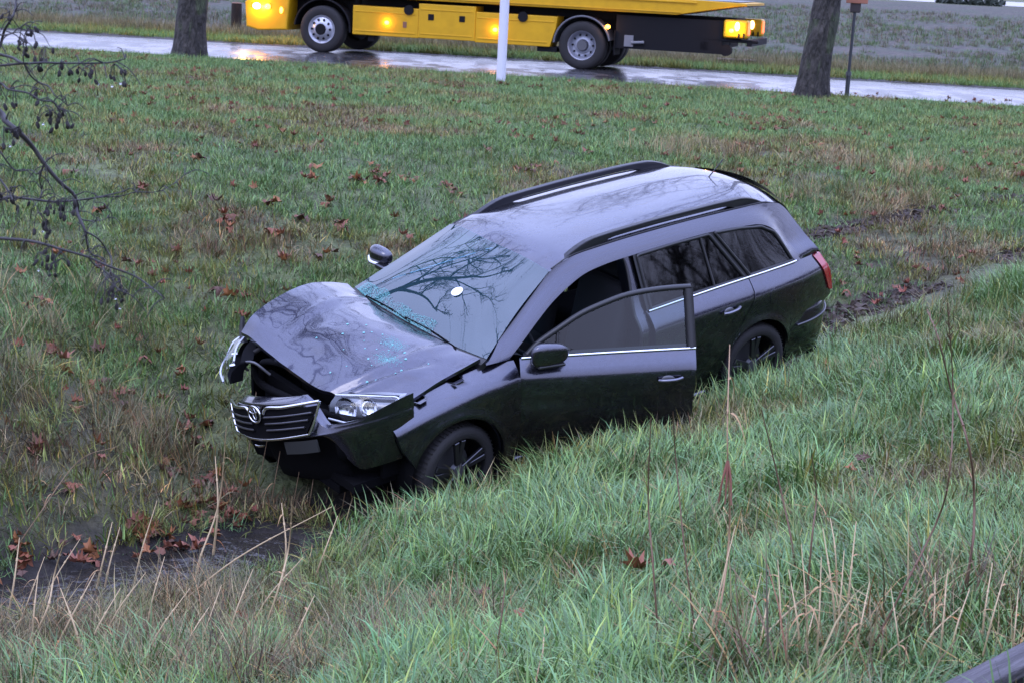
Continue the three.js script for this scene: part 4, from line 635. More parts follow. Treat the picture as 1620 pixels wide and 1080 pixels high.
// ---------------------------------------------------------------- the yellow recovery lorry on the road (x forward from its rear axle, y up, z across to its far side)
{
  const lorry = thing('recovery_lorry', 'yellow flatbed recovery lorry with lit amber marker lights parked on the wet road', 'lorry');
  lorry.position.set(1.088, 0.035, -37.567); lorry.rotation.y = Math.PI - 0.2527;
  const dust = tex(256, 256, (u, v) => { const n = fbm(u * 7, v * 7, 5, 7, 77), k = 0.93 + 0.1 * (n - 0.5); return [k, k * 0.99, k * 0.95]; }, true);
  const yellow = new THREE.MeshPhysicalMaterial({ color: lin(0.70, 0.39, 0.008), map: dust, roughness: 0.5, specularIntensity: 0.6, clearcoat: 0.12, clearcoatRoughness: 0.2, side: THREE.DoubleSide });
  const frameBlack = new THREE.MeshPhysicalMaterial({ color: lin(0.008, 0.008, 0.010), roughness: 0.7, specularIntensity: 0.35, side: THREE.DoubleSide }), grey = std(0.16, 0.165, 0.18, 0.5), deck = std(0.13, 0.14, 0.16, 0.45, { metalness: 0.3, bumpMap: grainBump, bumpScale: 0.004 }), silver = std(0.42, 0.43, 0.48, 0.4, { metalness: 0.6 }), tyreM = std(0.016, 0.015, 0.016, 0.8);
  const amber = new THREE.MeshStandardMaterial({ color: lin(0.9, 0.4, 0.03), emissive: lin(1, 0.42, 0.05), emissiveIntensity: 7, roughness: 0.3 });
  const warm = new THREE.MeshStandardMaterial({ color: lin(0.9, 0.75, 0.4), emissive: lin(1, 0.66, 0.20), emissiveIntensity: 8, roughness: 0.3 });
  const redLit = new THREE.MeshStandardMaterial({ color: lin(0.7, 0.03, 0.02), emissive: lin(1, 0.10, 0.04), emissiveIntensity: 4, roughness: 0.3 });
  const glow = (x, y, z, i, r = 1, g = 0.45, b = 0.08) => { const p = new THREE.PointLight(lin(r, g, b), i); p.position.set(x, y, z); p.castShadow = true; p.shadow.radius = 2; lorry.add(p); };
  part('chassis', [box(-3.0, 6.6, 0.72, 0.98, 0.75, 0.85), box(-3.0, 6.6, 0.72, 0.98, 1.6, 1.7), box(-2.9, 4.9, 0.98, 1.14, 0.62, 1.82), box(-2.72, -0.62, 0.46, 1.10, 0.10, 1.1), box(-2.72, -1.5, 0.56, 1.06, 1.2, 2.3), box(4.85, 6.2, 0.55, 1.1, 0.5, 1.9), box(0.55, 0.95, 0.30, 0.40, 0.1, 0.7)], frameBlack, lorry);
  // the flat bed with its rising tail
  const s = new THREE.Shape(); [[4.75, 1.175], [-1.8, 1.175], [-2.95, 1.395], [-3.16, 1.415], [-3.16, 1.438], [-2.3, 1.455], [4.75, 1.455]].forEach(([x, y], i) => i ? s.lineTo(x, y) : s.moveTo(x, y));
  const bed = part('flatbed', new THREE.ExtrudeGeometry(s, { depth: 2.44, bevelEnabled: true, bevelSize: 0.012, bevelThickness: 0.012, bevelSegments: 2 }).translate(0, 0, 0.02), yellow, lorry);
  part('deck', box(-3.0, 4.7, 1.462, 1.475, 0.10, 2.38), deck, bed);
  part('side_ridge', [rbox(-2.2, 4.74, 1.40, 1.43, -0.02, 0.006, 0.006), rbox(-1.9, 4.74, 1.205, 1.222, -0.018, 0.006, 0.006)], yellow, bed);
  part('tail_plate', box(-3.24, -2.85, 1.388, 1.394, 0.05, 2.4), frameBlack, bed);
  // lockers along the side
  const locker = (x0, x1, y0, y1, z, cut) => {
    const q = new THREE.Shape(); q.moveTo(x0 + cut, y0); q.lineTo(x1, y0); q.lineTo(x1, y1); q.lineTo(x0, y1); q.lineTo(x0 + cut * 0.2, mix(y0, y1, 0.6)); q.closePath();
    const b = part('locker', new THREE.ExtrudeGeometry(q, { depth: 0.55, bevelEnabled: true, bevelSize: 0.012, bevelThickness: 0.012, bevelSegments: 2 }).translate(0, 0, z), yellow, lorry);
    part('locker_rib', [rbox(x0 + cut + 0.05, x1 - 0.03, y0 + 0.06, y0 + 0.085, z - 0.022, z - 0.008, 0.006), rbox(x0 + 0.05, x1 - 0.03, y1 - 0.11, y1 - 0.085, z - 0.022, z - 0.008, 0.006)], yellow, b);
    return b;
  };
  const l1 = locker(3.425, 4.80, 0.42, 0.975, 0.04, 0), l2 = locker(2.235, 3.40, 0.43, 1.085, 0.03, 0), l3 = locker(0.56, 2.21, 0.41, 0.985, 0.04, 0.13);
  for (const x of [2.50, 3.15]) part('latch', rbox(x - 0.06, x + 0.06, 0.78, 0.90, 0.004, 0.02, 0.01), frameBlack, l2);
  for (const [l, x] of [[l1, 3.62], [l3, 1.25]]) part('lashing_ring', cyl(0.10, 0.10, [x, 0.955, -0.005], [x, 0.955, 0.03], 18), frameBlack, l);
  part('plate', rbox(3.66, 3.74, 0.60, 0.72, 0.022, 0.030, 0.003), std(0.20, 0.09, 0.05, 0.5), l1);
  for (const [x, y, l] of [[4.08, 0.68, l1], [1.81, 0.67, l3], [-0.47, 0.86, lorry]]) { const m = new THREE.SphereGeometry(0.042, 14, 10).scale(1.25, 1, 0.55).translate(x, y, 0.022); part('marker_light', m, amber, l === lorry ? lorry : l); glow(x, y, -0.035, 0.22); }
  // running gear
  const wheel = (x, z, dish, name = 'wheel') => {
    const w = new THREE.Group(); w.name = 'wheel'; lorry.add(w); w.position.set(x, 0.47, z);
    const lathe = (pts) => new THREE.LatheGeometry(pts.map(([r, q]) => new THREE.Vector2(r, q)), 44).rotateX(Math.PI / 2);
    part('tyre', lathe([[0.275, 0.0], [0.30, -0.02], [0.38, -0.028], [0.445, -0.012], [0.472, 0.03], [0.475, 0.14], [0.472, 0.25], [0.445, 0.29], [0.30, 0.30], [0.275, 0.28]]), tyreM, w);
    const rim = part('rim', dish ? lathe([[0.285, -0.008], [0.27, 0.0], [0.255, 0.03], [0.235, 0.10], [0.16, 0.13], [0.15, 0.09], [0.0, 0.085]]) : lathe([[0.285, -0.008], [0.262, 0.0], [0.245, 0.02], [0.235, 0.01], [0.15, -0.04], [0.13, -0.06], [0.0, -0.075]]), dish ? std(0.30, 0.31, 0.36, 0.42, { metalness: 0.5 }) : silver, w);
    const holes = []; for (let k = 0; k < 10; k++) { const a = k / 10 * Math.PI * 2, r = dish ? 0.205 : 0.195, zz = dish ? 0.105 : -0.028; part('wheel_nut', cyl(dish ? 0.022 : 0.026, dish ? 0.022 : 0.026, [Math.cos(a) * r, Math.sin(a) * r, zz], [Math.cos(a) * r, Math.sin(a) * r, zz - 0.014], 8), frameBlack, w); }
    part('wheel_hub', cyl(0.12, 0.10, [0, 0, dish ? 0.09 : -0.05], [0, 0, dish ? 0.0 : -0.10], 20), dish ? steel : frameBlack, w);
    return w;
  };
  wheel(5.47, 0.02, false); wheel(0.03, 0.02, true);
  for (const x of [5.47, 0.03]) { const w = wheel(x, 2.46, x < 1); w.rotation.y = Math.PI; }
  for (const z of [0.36, 1.85]) part('inner_tyre', new THREE.LatheGeometry([[0.275, 0.0], [0.30, -0.01], [0.445, 0.0], [0.475, 0.05], [0.475, 0.22], [0.445, 0.27], [0.275, 0.27]].map(([r, q]) => new THREE.Vector2(r, q)), 36).rotateX(Math.PI / 2).translate(0.03, 0.47, z), tyreM, lorry);
  part('axle', [cyl(0.07, 0.07, [5.47, 0.47, 0.1], [5.47, 0.47, 2.4], 10), cyl(0.09, 0.09, [0.03, 0.47, 0.1], [0.03, 0.47, 2.4], 10)], frameBlack, lorry);
  const guard = (x, r, a0, a1, z0, z1, m) => { const g = []; for (let j = 0; j <= 1; j++) g.push(Array.from({ length: 25 }, (_, i) => { const a = mix(a0, a1, i / 24); return v3(x + Math.cos(a) * r, 0.47 + Math.sin(a) * r, j ? z1 : z0); })); const rimT = tube(g[0], 0.022, 6, 48); part('mudguard', [sheet(g), rimT], m, lorry); };
  guard(0.03, 0.565, 0.05, Math.PI * 0.93, 0.0, 0.62, std(0.10, 0.105, 0.12, 0.5)); guard(5.47, 0.60, 0.1, Math.PI * 1.02, 0.05, 0.6, frameBlack);
  part('mudflap', box(-0.62, -0.605, 0.32, 0.80, 0.05, 0.6), frameBlack, lorry);
  part('support_bracket', [box(-0.98, -0.80, 0.50, 0.72, 0.08, 0.3), cyl(0.03, 0.03, [-0.95, 0.58, 0.06], [-1.2, 0.60, 0.06], 8)], grey, lorry);
  part('step_box', rbox(4.35, 4.5, 0.28, 0.42, 0.1, 0.3, 0.01), frameBlack, lorry);
  // tail: lamps, bar and towing eye
  const tail = part('tail_bar', [rbox(-3.42, -2.2, 0.70, 0.76, 0.10, 0.22, 0.02), box(-3.3, -3.2, 0.64, 0.76, 0.1, 2.3), cyl(0.11, 0.11, [-2.80, 0.54, 0.10], [-2.80, 0.54, 0.28], 16), cyl(0.09, 0.09, [-2.38, 0.60, 0.10], [-2.38, 0.60, 0.28], 16)], frameBlack, lorry);
  for (const z of [0.02, 2.06]) {
    const h = part('lamp_housing', rbox(-3.22, -2.74, 0.78, 1.13, z, z + 0.40, 0.05), yellow, lorry);
    part('rear_lamp', [rbox(-3.245, -3.21, 0.86, 1.08, z + 0.02, z + 0.12, 0.01)], redLit, h);
    part('rear_lamp', new THREE.SphereGeometry(0.05, 12, 10).scale(0.9, 1.7, 0.5).translate(-3.01, 1.01, z - 0.006), warm, h);
    part('rear_lamp', new THREE.SphereGeometry(0.045, 12, 10).scale(1.1, 0.9, 0.5).translate(-2.90, 0.925, z - 0.006), amber, h);
    part('lamp_guard', [box(-3.06, -3.03, 0.785, 0.88, z - 0.016, z - 0.002), box(-3.16, -3.13, 0.785, 0.88, z - 0.016, z - 0.002)], frameBlack, h);
  }
  glow(-2.97, 0.98, -0.08, 0.8, 1, 0.5, 0.12);
  // cab: the bumper and lamps are in view, the rest stands above the picture
  const cs = new THREE.Shape(); [[4.98, 1.15], [6.20, 1.15], [6.28, 0.95], [6.98, 0.92], [7.02, 1.5], [6.90, 2.3], [6.72, 2.95], [5.05, 2.98]].forEach(([x, y], i) => i ? cs.lineTo(x, y) : cs.moveTo(x, y));
  const cab = part('cab', new THREE.ExtrudeGeometry(cs, { depth: 2.3, bevelEnabled: true, bevelSize: 0.04, bevelThickness: 0.04, bevelSegments: 3 }).translate(0, 0, 0.09), yellow, lorry);
  part('cab_window', [box(5.35, 6.55, 2.0, 2.7, 0.042, 0.048), box(5.35, 6.55, 2.0, 2.7, 2.432, 2.438)], darkPane, cab);
  { const g = []; for (const y of [1.75, 2.3, 2.8]) g.push(Array.from({ length: 9 }, (_, i) => v3(mix(7.09, 6.83, (y - 1.75) / 1.05) - 0.0, y, mix(0.2, 2.28, i / 8)))); part('windscreen', sheet(g), darkPane, cab); }
  const bs = new THREE.Shape(); [[6.22, 1.02], [6.26, 0.44], [6.86, 0.40], [7.10, 0.46], [7.14, 0.92], [6.98, 1.06]].forEach(([x, y], i) => i ? bs.lineTo(x, y) : bs.moveTo(x, y));
  const bump = part('front_bumper', new THREE.ExtrudeGeometry(bs, { depth: 2.36, bevelEnabled: true, bevelSize: 0.03, bevelThickness: 0.03, bevelSegments: 3 }).translate(0, 0, 0.06), yellow, lorry);
  for (const sg of [0, 1]) {
    const z = sg ? 2.455 : 0.02;
    part('headlight', new THREE.SphereGeometry(0.075, 16, 12).scale(1.2, 0.9, 0.5).translate(6.90, 0.86, z), warm, bump);
    part('indicator', new THREE.SphereGeometry(0.065, 14, 10).scale(1, 0.9, 0.5).translate(6.66, 0.86, z), amber, bump);
    part('side_lamp', new THREE.SphereGeometry(0.05, 14, 10).scale(0.7, 1.3, 0.5).translate(6.36, 0.80, z), amber, bump);
    part('corner_lamp', rbox(7.135, 7.175, 0.70, 0.95, sg ? 2.2 : 0.10, sg ? 2.38 : 0.28, 0.02), warm, bump);
  }
  part('number_plate', rbox(7.135, 7.15, 0.52, 0.63, 0.95, 1.5, 0.003), std(0.7, 0.52, 0.05, 0.5), bump);
  glow(6.80, 0.84, -0.09, 1.3, 1, 0.48, 0.10); glow(7.26, 0.83, 0.2, 4, 1, 0.52, 0.14); glow(7.26, 0.83, 2.3, 3, 1, 0.52, 0.14);
  for (const z of [0.0, 2.44]) part('cab_mirror', [rbox(6.72, 6.80, 2.05, 2.55, z < 1 ? -0.24 : 2.56, z < 1 ? -0.06 : 2.74, 0.03), cyl(0.015, 0.015, [6.76, 2.3, z < 1 ? -0.1 : 2.6], [6.76, 2.3, z], 6)], frameBlack, cab);
}
const STEMS = [["brown", [[0.645, -0.752, -6.874], [0.577, -0.245, -6.824], [0.554, -0.048, -6.974], [0.521, 0.366, -6.724]]], ["brown", [[0.829, -0.781, -7.256], [0.734, -0.317, -7.206], [0.679, 0.064, -7.356], [0.634, 0.305, -7.106]]], ["sheath", [[0.793, -0.717, -6.82], [0.832, -0.36, -6.77], [0.864, -0.133, -6.92], [0.798, 0.323, -6.67], [0.823, 0.594, -7.02]]], ["brown", [[1.33, -0.739, -8.08], [1.288, -0.506, -8.03], [1.225, -0.245, -8.18], [1.087, 0.141, -7.93]]], ["brown", [[1.258, -0.702, -7.394], [1.251, -0.215, -7.344], [1.281, -0.127, -7.494], [1.206, 0.124, -7.244]]], ["brown", [[1.318, -0.581, -6.602], [1.467, -0.163, -6.552], [1.594, 0.037, -6.702], [1.562, 0.288, -6.452], [1.629, 0.505, -6.802], [1.474, 0.904, -6.352]]], ["brown", [[1.821, -0.548, -7.2], [1.85, -0.199, -7.15], [1.876, -0.039, -7.3], [1.768, 0.25, -7.05], [1.767, 0.375, -7.4], [1.596, 0.661, -6.95], [1.66, 0.685, -7.5]]], ["pale", [[0.782, -0.715, -6.8], [0.825, -0.279, -6.75], [0.882, -0.076, -6.9]]], ["pale", [[1.082, -0.647, -6.732], [1.049, -0.366, -6.682], [1.042, -0.182, -6.832]]], ["pale", [[1.385, -0.661, -7.3], [1.331, -0.261, -7.25], [1.327, -0.172, -7.4]]], ["pale", [[1.317, -0.617, -6.819], [1.308, -0.234, -6.769], [1.34, -0.041, -6.919]]], ["pale", [[1.118, -0.623, -6.614], [1.128, -0.417, -6.564], [1.177, -0.321, -6.714]]], ["pale", [[1.177, -0.606, -6.577], [1.162, -0.305, -6.527], [1.177, -0.113, -6.677]]], ["pale", [[1.688, -0.464, -6.299], [1.709, -0.176, -6.249], [1.781, -0.043, -6.399]]], ["pale", [[1.76, -0.486, -6.539], [1.747, -0.212, -6.489], [1.796, -0.092, -6.639]]], ["pale", [[1.792, -0.436, -6.243], [1.776, -0.198, -6.193], [1.816, -0.088, -6.343]]], ["pale", [[-0.213, -1.004, -7.395], [-0.185, -0.847, -7.345], [-0.173, -0.792, -7.495]]], ["brown", [[-0.015, -0.942, -7.265], [0.013, -0.626, -7.215], [0.028, -0.449, -7.365]]], ["pale", [[0.177, -0.887, -7.153], [0.185, -0.721, -7.103], [0.192, -0.643, -7.253]]], ["brown", [[-0.503, -1.1, -7.6], [-0.495, -0.899, -7.55], [-0.505, -0.813, -7.7]]], ["pale", [[0.416, -0.82, -7.024], [0.704, -0.682, -6.974], [0.99, -0.671, -7.124]]], ["pale", [[0.881, -0.698, -6.803], [0.94, -0.547, -6.753], [1.115, -0.403, -6.903], [1.248, -0.162, -6.653]]], ["pale", [[1.376, -0.554, -6.485], [1.391, -0.402, -6.435], [1.519, -0.355, -6.585]]], ["pale", [[1.501, -0.529, -6.49], [1.544, -0.324, -6.44], [1.683, -0.25, -6.59]]], ["pale", [[-1.819, -1.838, -10.655], [-1.77, -1.572, -10.605], [-1.686, -1.269, -10.755], [-1.606, -0.704, -10.505]]], ["pale", [[-1.782, -1.812, -11.17], [-1.743, -1.362, -11.12], [-1.789, -1.093, -11.27]]], ["pale", [[-2.143, -1.85, -10.469], [-2.078, -1.499, -10.419], [-2.01, -1.187, -10.569]]], ["pale", [[-2.362, -1.855, -10.448], [-2.281, -1.503, -10.398], [-2.264, -1.324, -10.548]]], ["pale", [[-2.313, -1.858, -10.488], [-2.26, -1.576, -10.438], [-2.228, -1.365, -10.588]]], ["pale", [[-2.511, -1.789, -9.177], [-2.288, -1.371, -9.127], [-2.287, -1.229, -9.277], [-2.161, -0.913, -9.027]]], ["pale", [[-2.576, -1.871, -9.833], [-2.426, -1.461, -9.783], [-2.308, -1.24, -9.933]]], ["pale", [[-1.972, -1.82, -9.986], [-1.471, -1.325, -9.936], [-0.948, -1.027, -10.086]]], ["pale", [[-1.186, -1.46, -8.753], [-1.058, -1.024, -8.703], [-1.038, -0.889, -8.853], [-0.998, -0.55, -8.603]]], ["pale", [[-1.235, -1.684, -10.135], [-1.196, -1.285, -10.085], [-1.246, -1.065, -10.235]]], ["pale", [[-1.083, -1.623, -10.31], [-0.998, -1.344, -10.26], [-0.944, -1.174, -10.41]]], ["pale", [[-0.977, -1.29, -8.093], [-0.892, -1.016, -8.043], [-0.836, -0.889, -8.193]]], ["thin", [[-2.936, -1.686, -10.624], [-2.701, -1.317, -10.574], [-2.51, -1.024, -10.724], [-2.221, -0.849, -10.474]]], ["pale", [[-2.645, -1.871, -9.629], [-2.513, -1.521, -9.579], [-2.451, -1.284, -9.729]]], ["pale", [[-2.313, -1.741, -9.064], [-2.142, -1.37, -9.014], [-2.051, -1.166, -9.164]]], ["pale", [[-1.741, -1.564, -8.691], [-1.627, -1.273, -8.641], [-1.505, -1.094, -8.791]]], ["pale", [[0.901, -0.689, -6.764], [0.937, -0.409, -6.714], [0.989, -0.246, -6.864]]], ["pale", [[1.161, -0.609, -6.597], [1.115, -0.266, -6.547], [1.103, -0.075, -6.697]]], ["pale", [[1.471, -0.527, -6.429], [1.416, -0.286, -6.379], [1.411, -0.172, -6.529]]], ["pale", [[1.073, -0.636, -6.652], [1.194, -0.452, -6.602], [1.324, -0.451, -6.752]]], ["pale", [[1.592, -0.503, -6.434], [1.575, -0.255, -6.384], [1.609, -0.092, -6.534]]], ["pale", [[1.619, -0.494, -6.416], [1.617, -0.269, -6.366], [1.691, -0.152, -6.516]]], ["pale", [[1.105, -0.638, -6.713], [1.28, -0.519, -6.663], [1.522, -0.55, -6.813]]], ["pale", [[-2.356, -1.75, -9.082], [-2.331, -1.387, -9.032], [-2.345, -1.188, -9.182]]], ["pale", [[-1.983, -1.623, -8.741], [-2.034, -1.314, -8.691], [-2.149, -1.146, -8.841]]], ["pale", [[-2.066, -1.73, -9.25], [-1.96, -1.409, -9.2], [-1.831, -1.215, -9.35]]], ["pale", [[-1.472, -1.498, -8.643], [-1.377, -1.179, -8.593], [-1.344, -1.053, -8.743]]], ["pale", [[-1.287, -1.541, -9.042], [-1.16, -1.209, -8.992], [-0.994, -1.018, -9.142]]], ["pale", [[1.144, -0.62, -6.635], [1.095, -0.341, -6.585], [1.07, -0.187, -6.735]]], ["pale", [[1.268, -0.614, -6.738], [1.263, -0.283, -6.688], [1.289, -0.134, -6.838]]], ["pale", [[1.309, -0.617, -6.819], [1.248, -0.287, -6.769], [1.216, -0.076, -6.919]]], ["pale", [[0.978, -0.663, -6.708], [0.979, -0.435, -6.658], [1.017, -0.288, -6.808]]], ["pale", [[1.285, -0.576, -6.542], [1.307, -0.308, -6.492], [1.355, -0.189, -6.642]]], ["pale", [[1.582, -0.525, -6.552], [1.571, -0.286, -6.502], [1.594, -0.143, -6.652]]], ["brown", [[1.388, -0.546, -6.466], [1.376, -0.372, -6.416], [1.403, -0.318, -6.566]]], ["pale", [[0.698, -0.744, -6.876], [0.719, -0.536, -6.826], [0.79, -0.434, -6.976]]], ["pale", [[-1.84, -1.701, -9.296], [-1.776, -1.33, -9.246], [-1.743, -1.139, -9.396]]], ["pale", [[-2.728, -1.866, -9.896], [-2.652, -1.512, -9.846], [-2.657, -1.271, -9.996]]], ["pale", [[-1.33, -1.483, -8.707], [-1.261, -1.163, -8.657], [-1.202, -0.986, -8.807]]], ["pale", [[-1.479, -1.454, -8.428], [-1.43, -1.198, -8.378], [-1.368, -1.092, -8.528]]], ["pale", [[-2.071, -1.663, -8.855], [-1.968, -1.352, -8.805], [-1.878, -1.17, -8.955]]], ["thin", [[-1.752, -1.61, -12.046], [-1.679, -1.196, -11.996], [-1.667, -0.877, -12.146]]], ["thin", [[-1.644, -1.6, -12.109], [-1.579, -1.206, -12.059], [-1.541, -0.884, -12.209]]], ["thin", [[-1.538, -1.619, -12.044], [-1.489, -1.305, -11.994], [-1.483, -1.171, -12.144]]], ["thin", [[-1.176, -1.627, -12.063], [-1.138, -1.333, -12.013], [-1.127, -1.221, -12.163]]], ["thin", [[-0.6, -1.575, -11.992], [-0.576, -1.241, -11.942], [-0.564, -1.057, -12.092]]], ["thin", [[-1.065, -1.645, -11.998], [-1.033, -1.417, -11.948], [-1.026, -1.311, -12.098]]], ["thin", [[-0.388, -1.541, -11.958], [-0.38, -1.264, -11.908], [-0.375, -1.15, -12.058]]], ["thin", [[-0.212, -1.497, -12.252], [-0.18, -1.224, -12.202], [-0.15, -1.125, -12.352]]], ["thin", [[-0.763, -1.606, -11.904], [-0.757, -1.419, -11.854], [-0.766, -1.35, -12.004]]], ["thin", [[-1.39, -1.642, -11.999], [-1.342, -1.327, -11.949], [-1.328, -1.151, -12.099]]], ["thin", [[-1.284, -1.658, -11.955], [-1.248, -1.396, -11.905], [-1.249, -1.243, -12.055]]], ["brown", [[1.052, -1.237, -13.261], [1.06, -0.882, -13.211], [1.073, -0.663, -13.361]]], ["brown", [[1.159, -1.195, -13.209], [1.147, -0.82, -13.159], [1.147, -0.593, -13.309]]], ["thin", [[0.927, -1.26, -13.196], [0.968, -1.057, -13.146], [1.02, -0.95, -13.296]]], ["thin", [[1.225, -1.092, -12.699], [1.226, -0.817, -12.649], [1.201, -0.785, -12.799]]], ["thin", [[2.039, -1.028, -14.159], [2.062, -0.754, -14.109], [2.105, -0.624, -14.259]]], ["thin", [[2.149, -0.986, -14.106], [2.165, -0.812, -14.056], [2.203, -0.732, -14.206]]], ["thin", [[0.329, -1.389, -12.62], [0.326, -1.225, -12.57], [0.324, -1.164, -12.72]]], ["thin", [[0.534, -1.317, -12.471], [0.536, -1.197, -12.421], [0.552, -1.177, -12.571]]]];
const LEAVES = [[-2.58, -16.33], [-2.71, -16.79], [-2.47, -16.05], [-2.55, -16.2], [-1.49, -18.98], [-1.37, -18.35], [-1.35, -18.87], [-1.46, -19.31], [-0.73, -18.59], [-0.64, -18.49], [-0.7, -18.82], [-1.16, -18.81], [-1.62, -18.38], [-1.51, -18.21], [-3.19, -22.39], [-3.22, -22.21], [-4.57, -21.47], [-2.08, -18.09], [-2.27, -17.04], [-2.04, -18.84], [-1.59, -16.63], [-1.53, -16.56], [-1.91, -15.47], [-1.62, -15.84], [-4.19, -17.41], [-3.56, -13.64], [-3.57, -13.85], [-2.7, -12.58], [-2.7, -12.79], [-2.22, -12.86], [-2.14, -12.64], [-2.24, -12.69], [-2.11, -12.82], [-2.21, -11.26], [-2.27, -11.26], [-2.16, -11.23], [-2.2, -11.15], [-2.15, -11.32], [-2.84, -10.67], [-2.79, -10.62], [-2.24, -12.23], [-2.22, -12.04], [0.33, -23.78], [-2.51, -27.43], [-2.29, -27.59], [-5.18, -26.63], [3.33, -18.8], [3.63, -17.0], [4.14, -17.38], [3.13, -17.08], [3.14, -17.27], [2.68, -22.77], [3.02, -21.31], [4.31, -21.35], [5.08, -20.94], [3.91, -16.59], [1.51, -22.22], [0.17, -20.2], [0.38, -20.49], [0.07, -19.87], [-0.03, -20.04], [-2.2, -12.02], [-1.81, -11.8], [-2.01, -11.68], [-1.89, -11.83], [-1.66, -11.54], [-1.75, -11.58], [-1.94, -11.66], [-1.09, -18.79], [-1.04, -19.05], [-0.91, -27.3], [-1.47, -31.42], [-1.02, -16.55], [-2.08, -14.36], [-2.25, -14.64], [-3.1, -14.88], [-3.61, -14.8], [-3.22, -18.72], [-3.64, -16.12], [-3.4, -16.95], [-2.77, -15.3], [-1.91, -16.67], [-2.12, -16.17], [-1.75, -17.32], [5.85, -22.38], [5.23, -20.4], [4.3, -19.22], [3.37, -16.47], [2.89, -15.27], [2.92, -16.42], [2.31, -13.55], [3.56, -18.84], [2.14, -23.57], [2.42, -19.13], [-0.39, -20.83], [0.78, -21.34], [1.29, -23.9], [3.45, -25.18], [3.64, -23.59], [-2.86, -12.17], [-3.2, -12.88], [-2.95, -11.54], [-3.01, -13.37], [-2.59, -13.59], [-2.39, -13.39], [-2.68, -11.25], [-2.62, -11.83], [-2.05, -12.6], [-1.94, -12.25]];
const NEAR_LEAVES = [[0.64, -0.77, -8.45], [-0.09, -1.02, -8.71], [-1.32, -1.42, -9.34], [1.87, -0.62, -9.95], [1.97, -0.61, -10.16], [0.78, -0.73, -8.5], [2.04, -0.86, -14.25], [0.09, -0.89, -8.08]];
const ALDER = [[[[-1.51, 1.604, -5.1], [-1.422, 1.49, -5.152], [-1.346, 1.451, -5.048], [-1.29, 1.363, -5.101], [-1.218, 1.273, -5.151], [-1.165, 1.192, -5.047], [-1.169, 1.136, -5.102]], 0.01], [[[-1.482, 1.263, -5.0], [-1.395, 1.267, -5.052], [-1.289, 1.285, -4.948], [-1.179, 1.281, -5.001], [-1.063, 1.305, -5.051]], 0.006], [[[-1.178, 1.281, -5.0], [-1.072, 1.292, -5.052], [-0.95, 1.323, -4.948], [-0.891, 1.365, -5.001]], 0.0025], [[[-1.393, 1.225, -4.7], [-1.312, 1.207, -4.752], [-1.173, 1.214, -4.648], [-1.077, 1.179, -4.701], [-0.969, 1.128, -4.751], [-0.873, 1.094, -4.647]], 0.005], [[[-1.45, 1.682, -4.9], [-1.367, 1.658, -4.952], [-1.279, 1.645, -4.848], [-1.201, 1.647, -4.901], [-1.1, 1.65, -4.951], [-1.021, 1.67, -4.847]], 0.005], [[[-1.487, 1.566, -5.2], [-1.45, 1.668, -5.252], [-1.39, 1.746, -5.148], [-1.393, 1.792, -5.201], [-1.39, 1.876, -5.251]], 0.006], [[[-1.403, 1.604, -4.85], [-1.353, 1.587, -4.902], [-1.251, 1.573, -4.798], [-1.205, 1.55, -4.851], [-1.171, 1.525, -4.901]], 0.004], [[[-1.292, 1.642, -4.9], [-1.268, 1.592, -4.952], [-1.196, 1.565, -4.848], [-1.18, 1.539, -4.901]], 0.003], [[[-1.154, 1.199, -5.0], [-1.109, 1.146, -5.052], [-1.074, 1.102, -4.948], [-1.075, 1.028, -5.001]], 0.003], [[[-1.206, 1.28, -5.1], [-1.205, 1.212, -5.152], [-1.138, 1.221, -5.048], [-1.108, 1.241, -5.101]], 0.003], [[[-1.265, 1.374, -5.0], [-1.284, 1.298, -5.052], [-1.283, 1.26, -4.948]], 0.003], [[[-1.1, 1.184, -4.8], [-1.069, 1.151, -4.852], [-1.034, 1.12, -4.748]], 0.0025], [[[-1.433, 1.386, -4.95], [-1.381, 1.324, -5.002], [-1.319, 1.284, -4.898], [-1.317, 1.224, -4.951]], 0.004], [[[-1.436, 1.378, -5.2], [-1.406, 1.322, -5.252], [-1.318, 1.329, -5.148], [-1.305, 1.367, -5.201]], 0.0025], [[[-1.43, 1.728, -5.0], [-1.394, 1.704, -5.052], [-1.317, 1.728, -4.948], [-1.289, 1.719, -5.001]], 0.003], [[[-1.088, 1.171, -4.75], [-1.066, 1.143, -4.802], [-0.994, 1.098, -4.698]], 0.0025]];
const CONES = [[-1.301, 1.72, -4.95, 5], [-1.294, 1.708, -4.95, 2], [-1.301, 1.675, -4.95, 3], [-1.251, 1.666, -4.95, 3], [-1.258, 1.658, -4.95, 2], [-1.207, 1.634, -4.95, 2], [-1.156, 1.626, -4.95, 3], [-1.162, 1.617, -4.95, 2], [-1.128, 1.625, -4.95, 3], [-1.07, 1.63, -4.95, 4], [-1.06, 1.622, -4.95, 3], [-1.333, 1.556, -4.95, 3], [-1.271, 1.556, -4.95, 2], [-1.248, 1.514, -4.95, 5], [-1.234, 1.502, -4.95, 4], [-1.209, 1.508, -4.95, 5], [-1.196, 1.527, -4.95, 3], [-1.358, 1.452, -4.95, 4], [-1.317, 1.455, -4.95, 4], [-1.347, 1.283, -4.95, 4], [-1.317, 1.3, -4.95, 3], [-1.225, 1.276, -4.95, 5], [-1.2, 1.273, -4.95, 5], [-1.18, 1.279, -4.95, 4], [-1.267, 1.231, -4.95, 4], [-1.246, 1.215, -4.95, 4], [-1.263, 1.126, -4.95, 4], [-1.233, 1.145, -4.95, 3], [-1.223, 1.103, -4.95, 4], [-1.202, 1.112, -4.95, 3], [-1.064, 1.043, -4.95, 4], [-1.047, 1.061, -4.95, 3], [-1.056, 1.035, -4.95, 2], [-1.078, 1.076, -4.95, 2], [-1.342, 1.751, -4.95, 3], [-1.317, 1.687, -4.95, 3]];

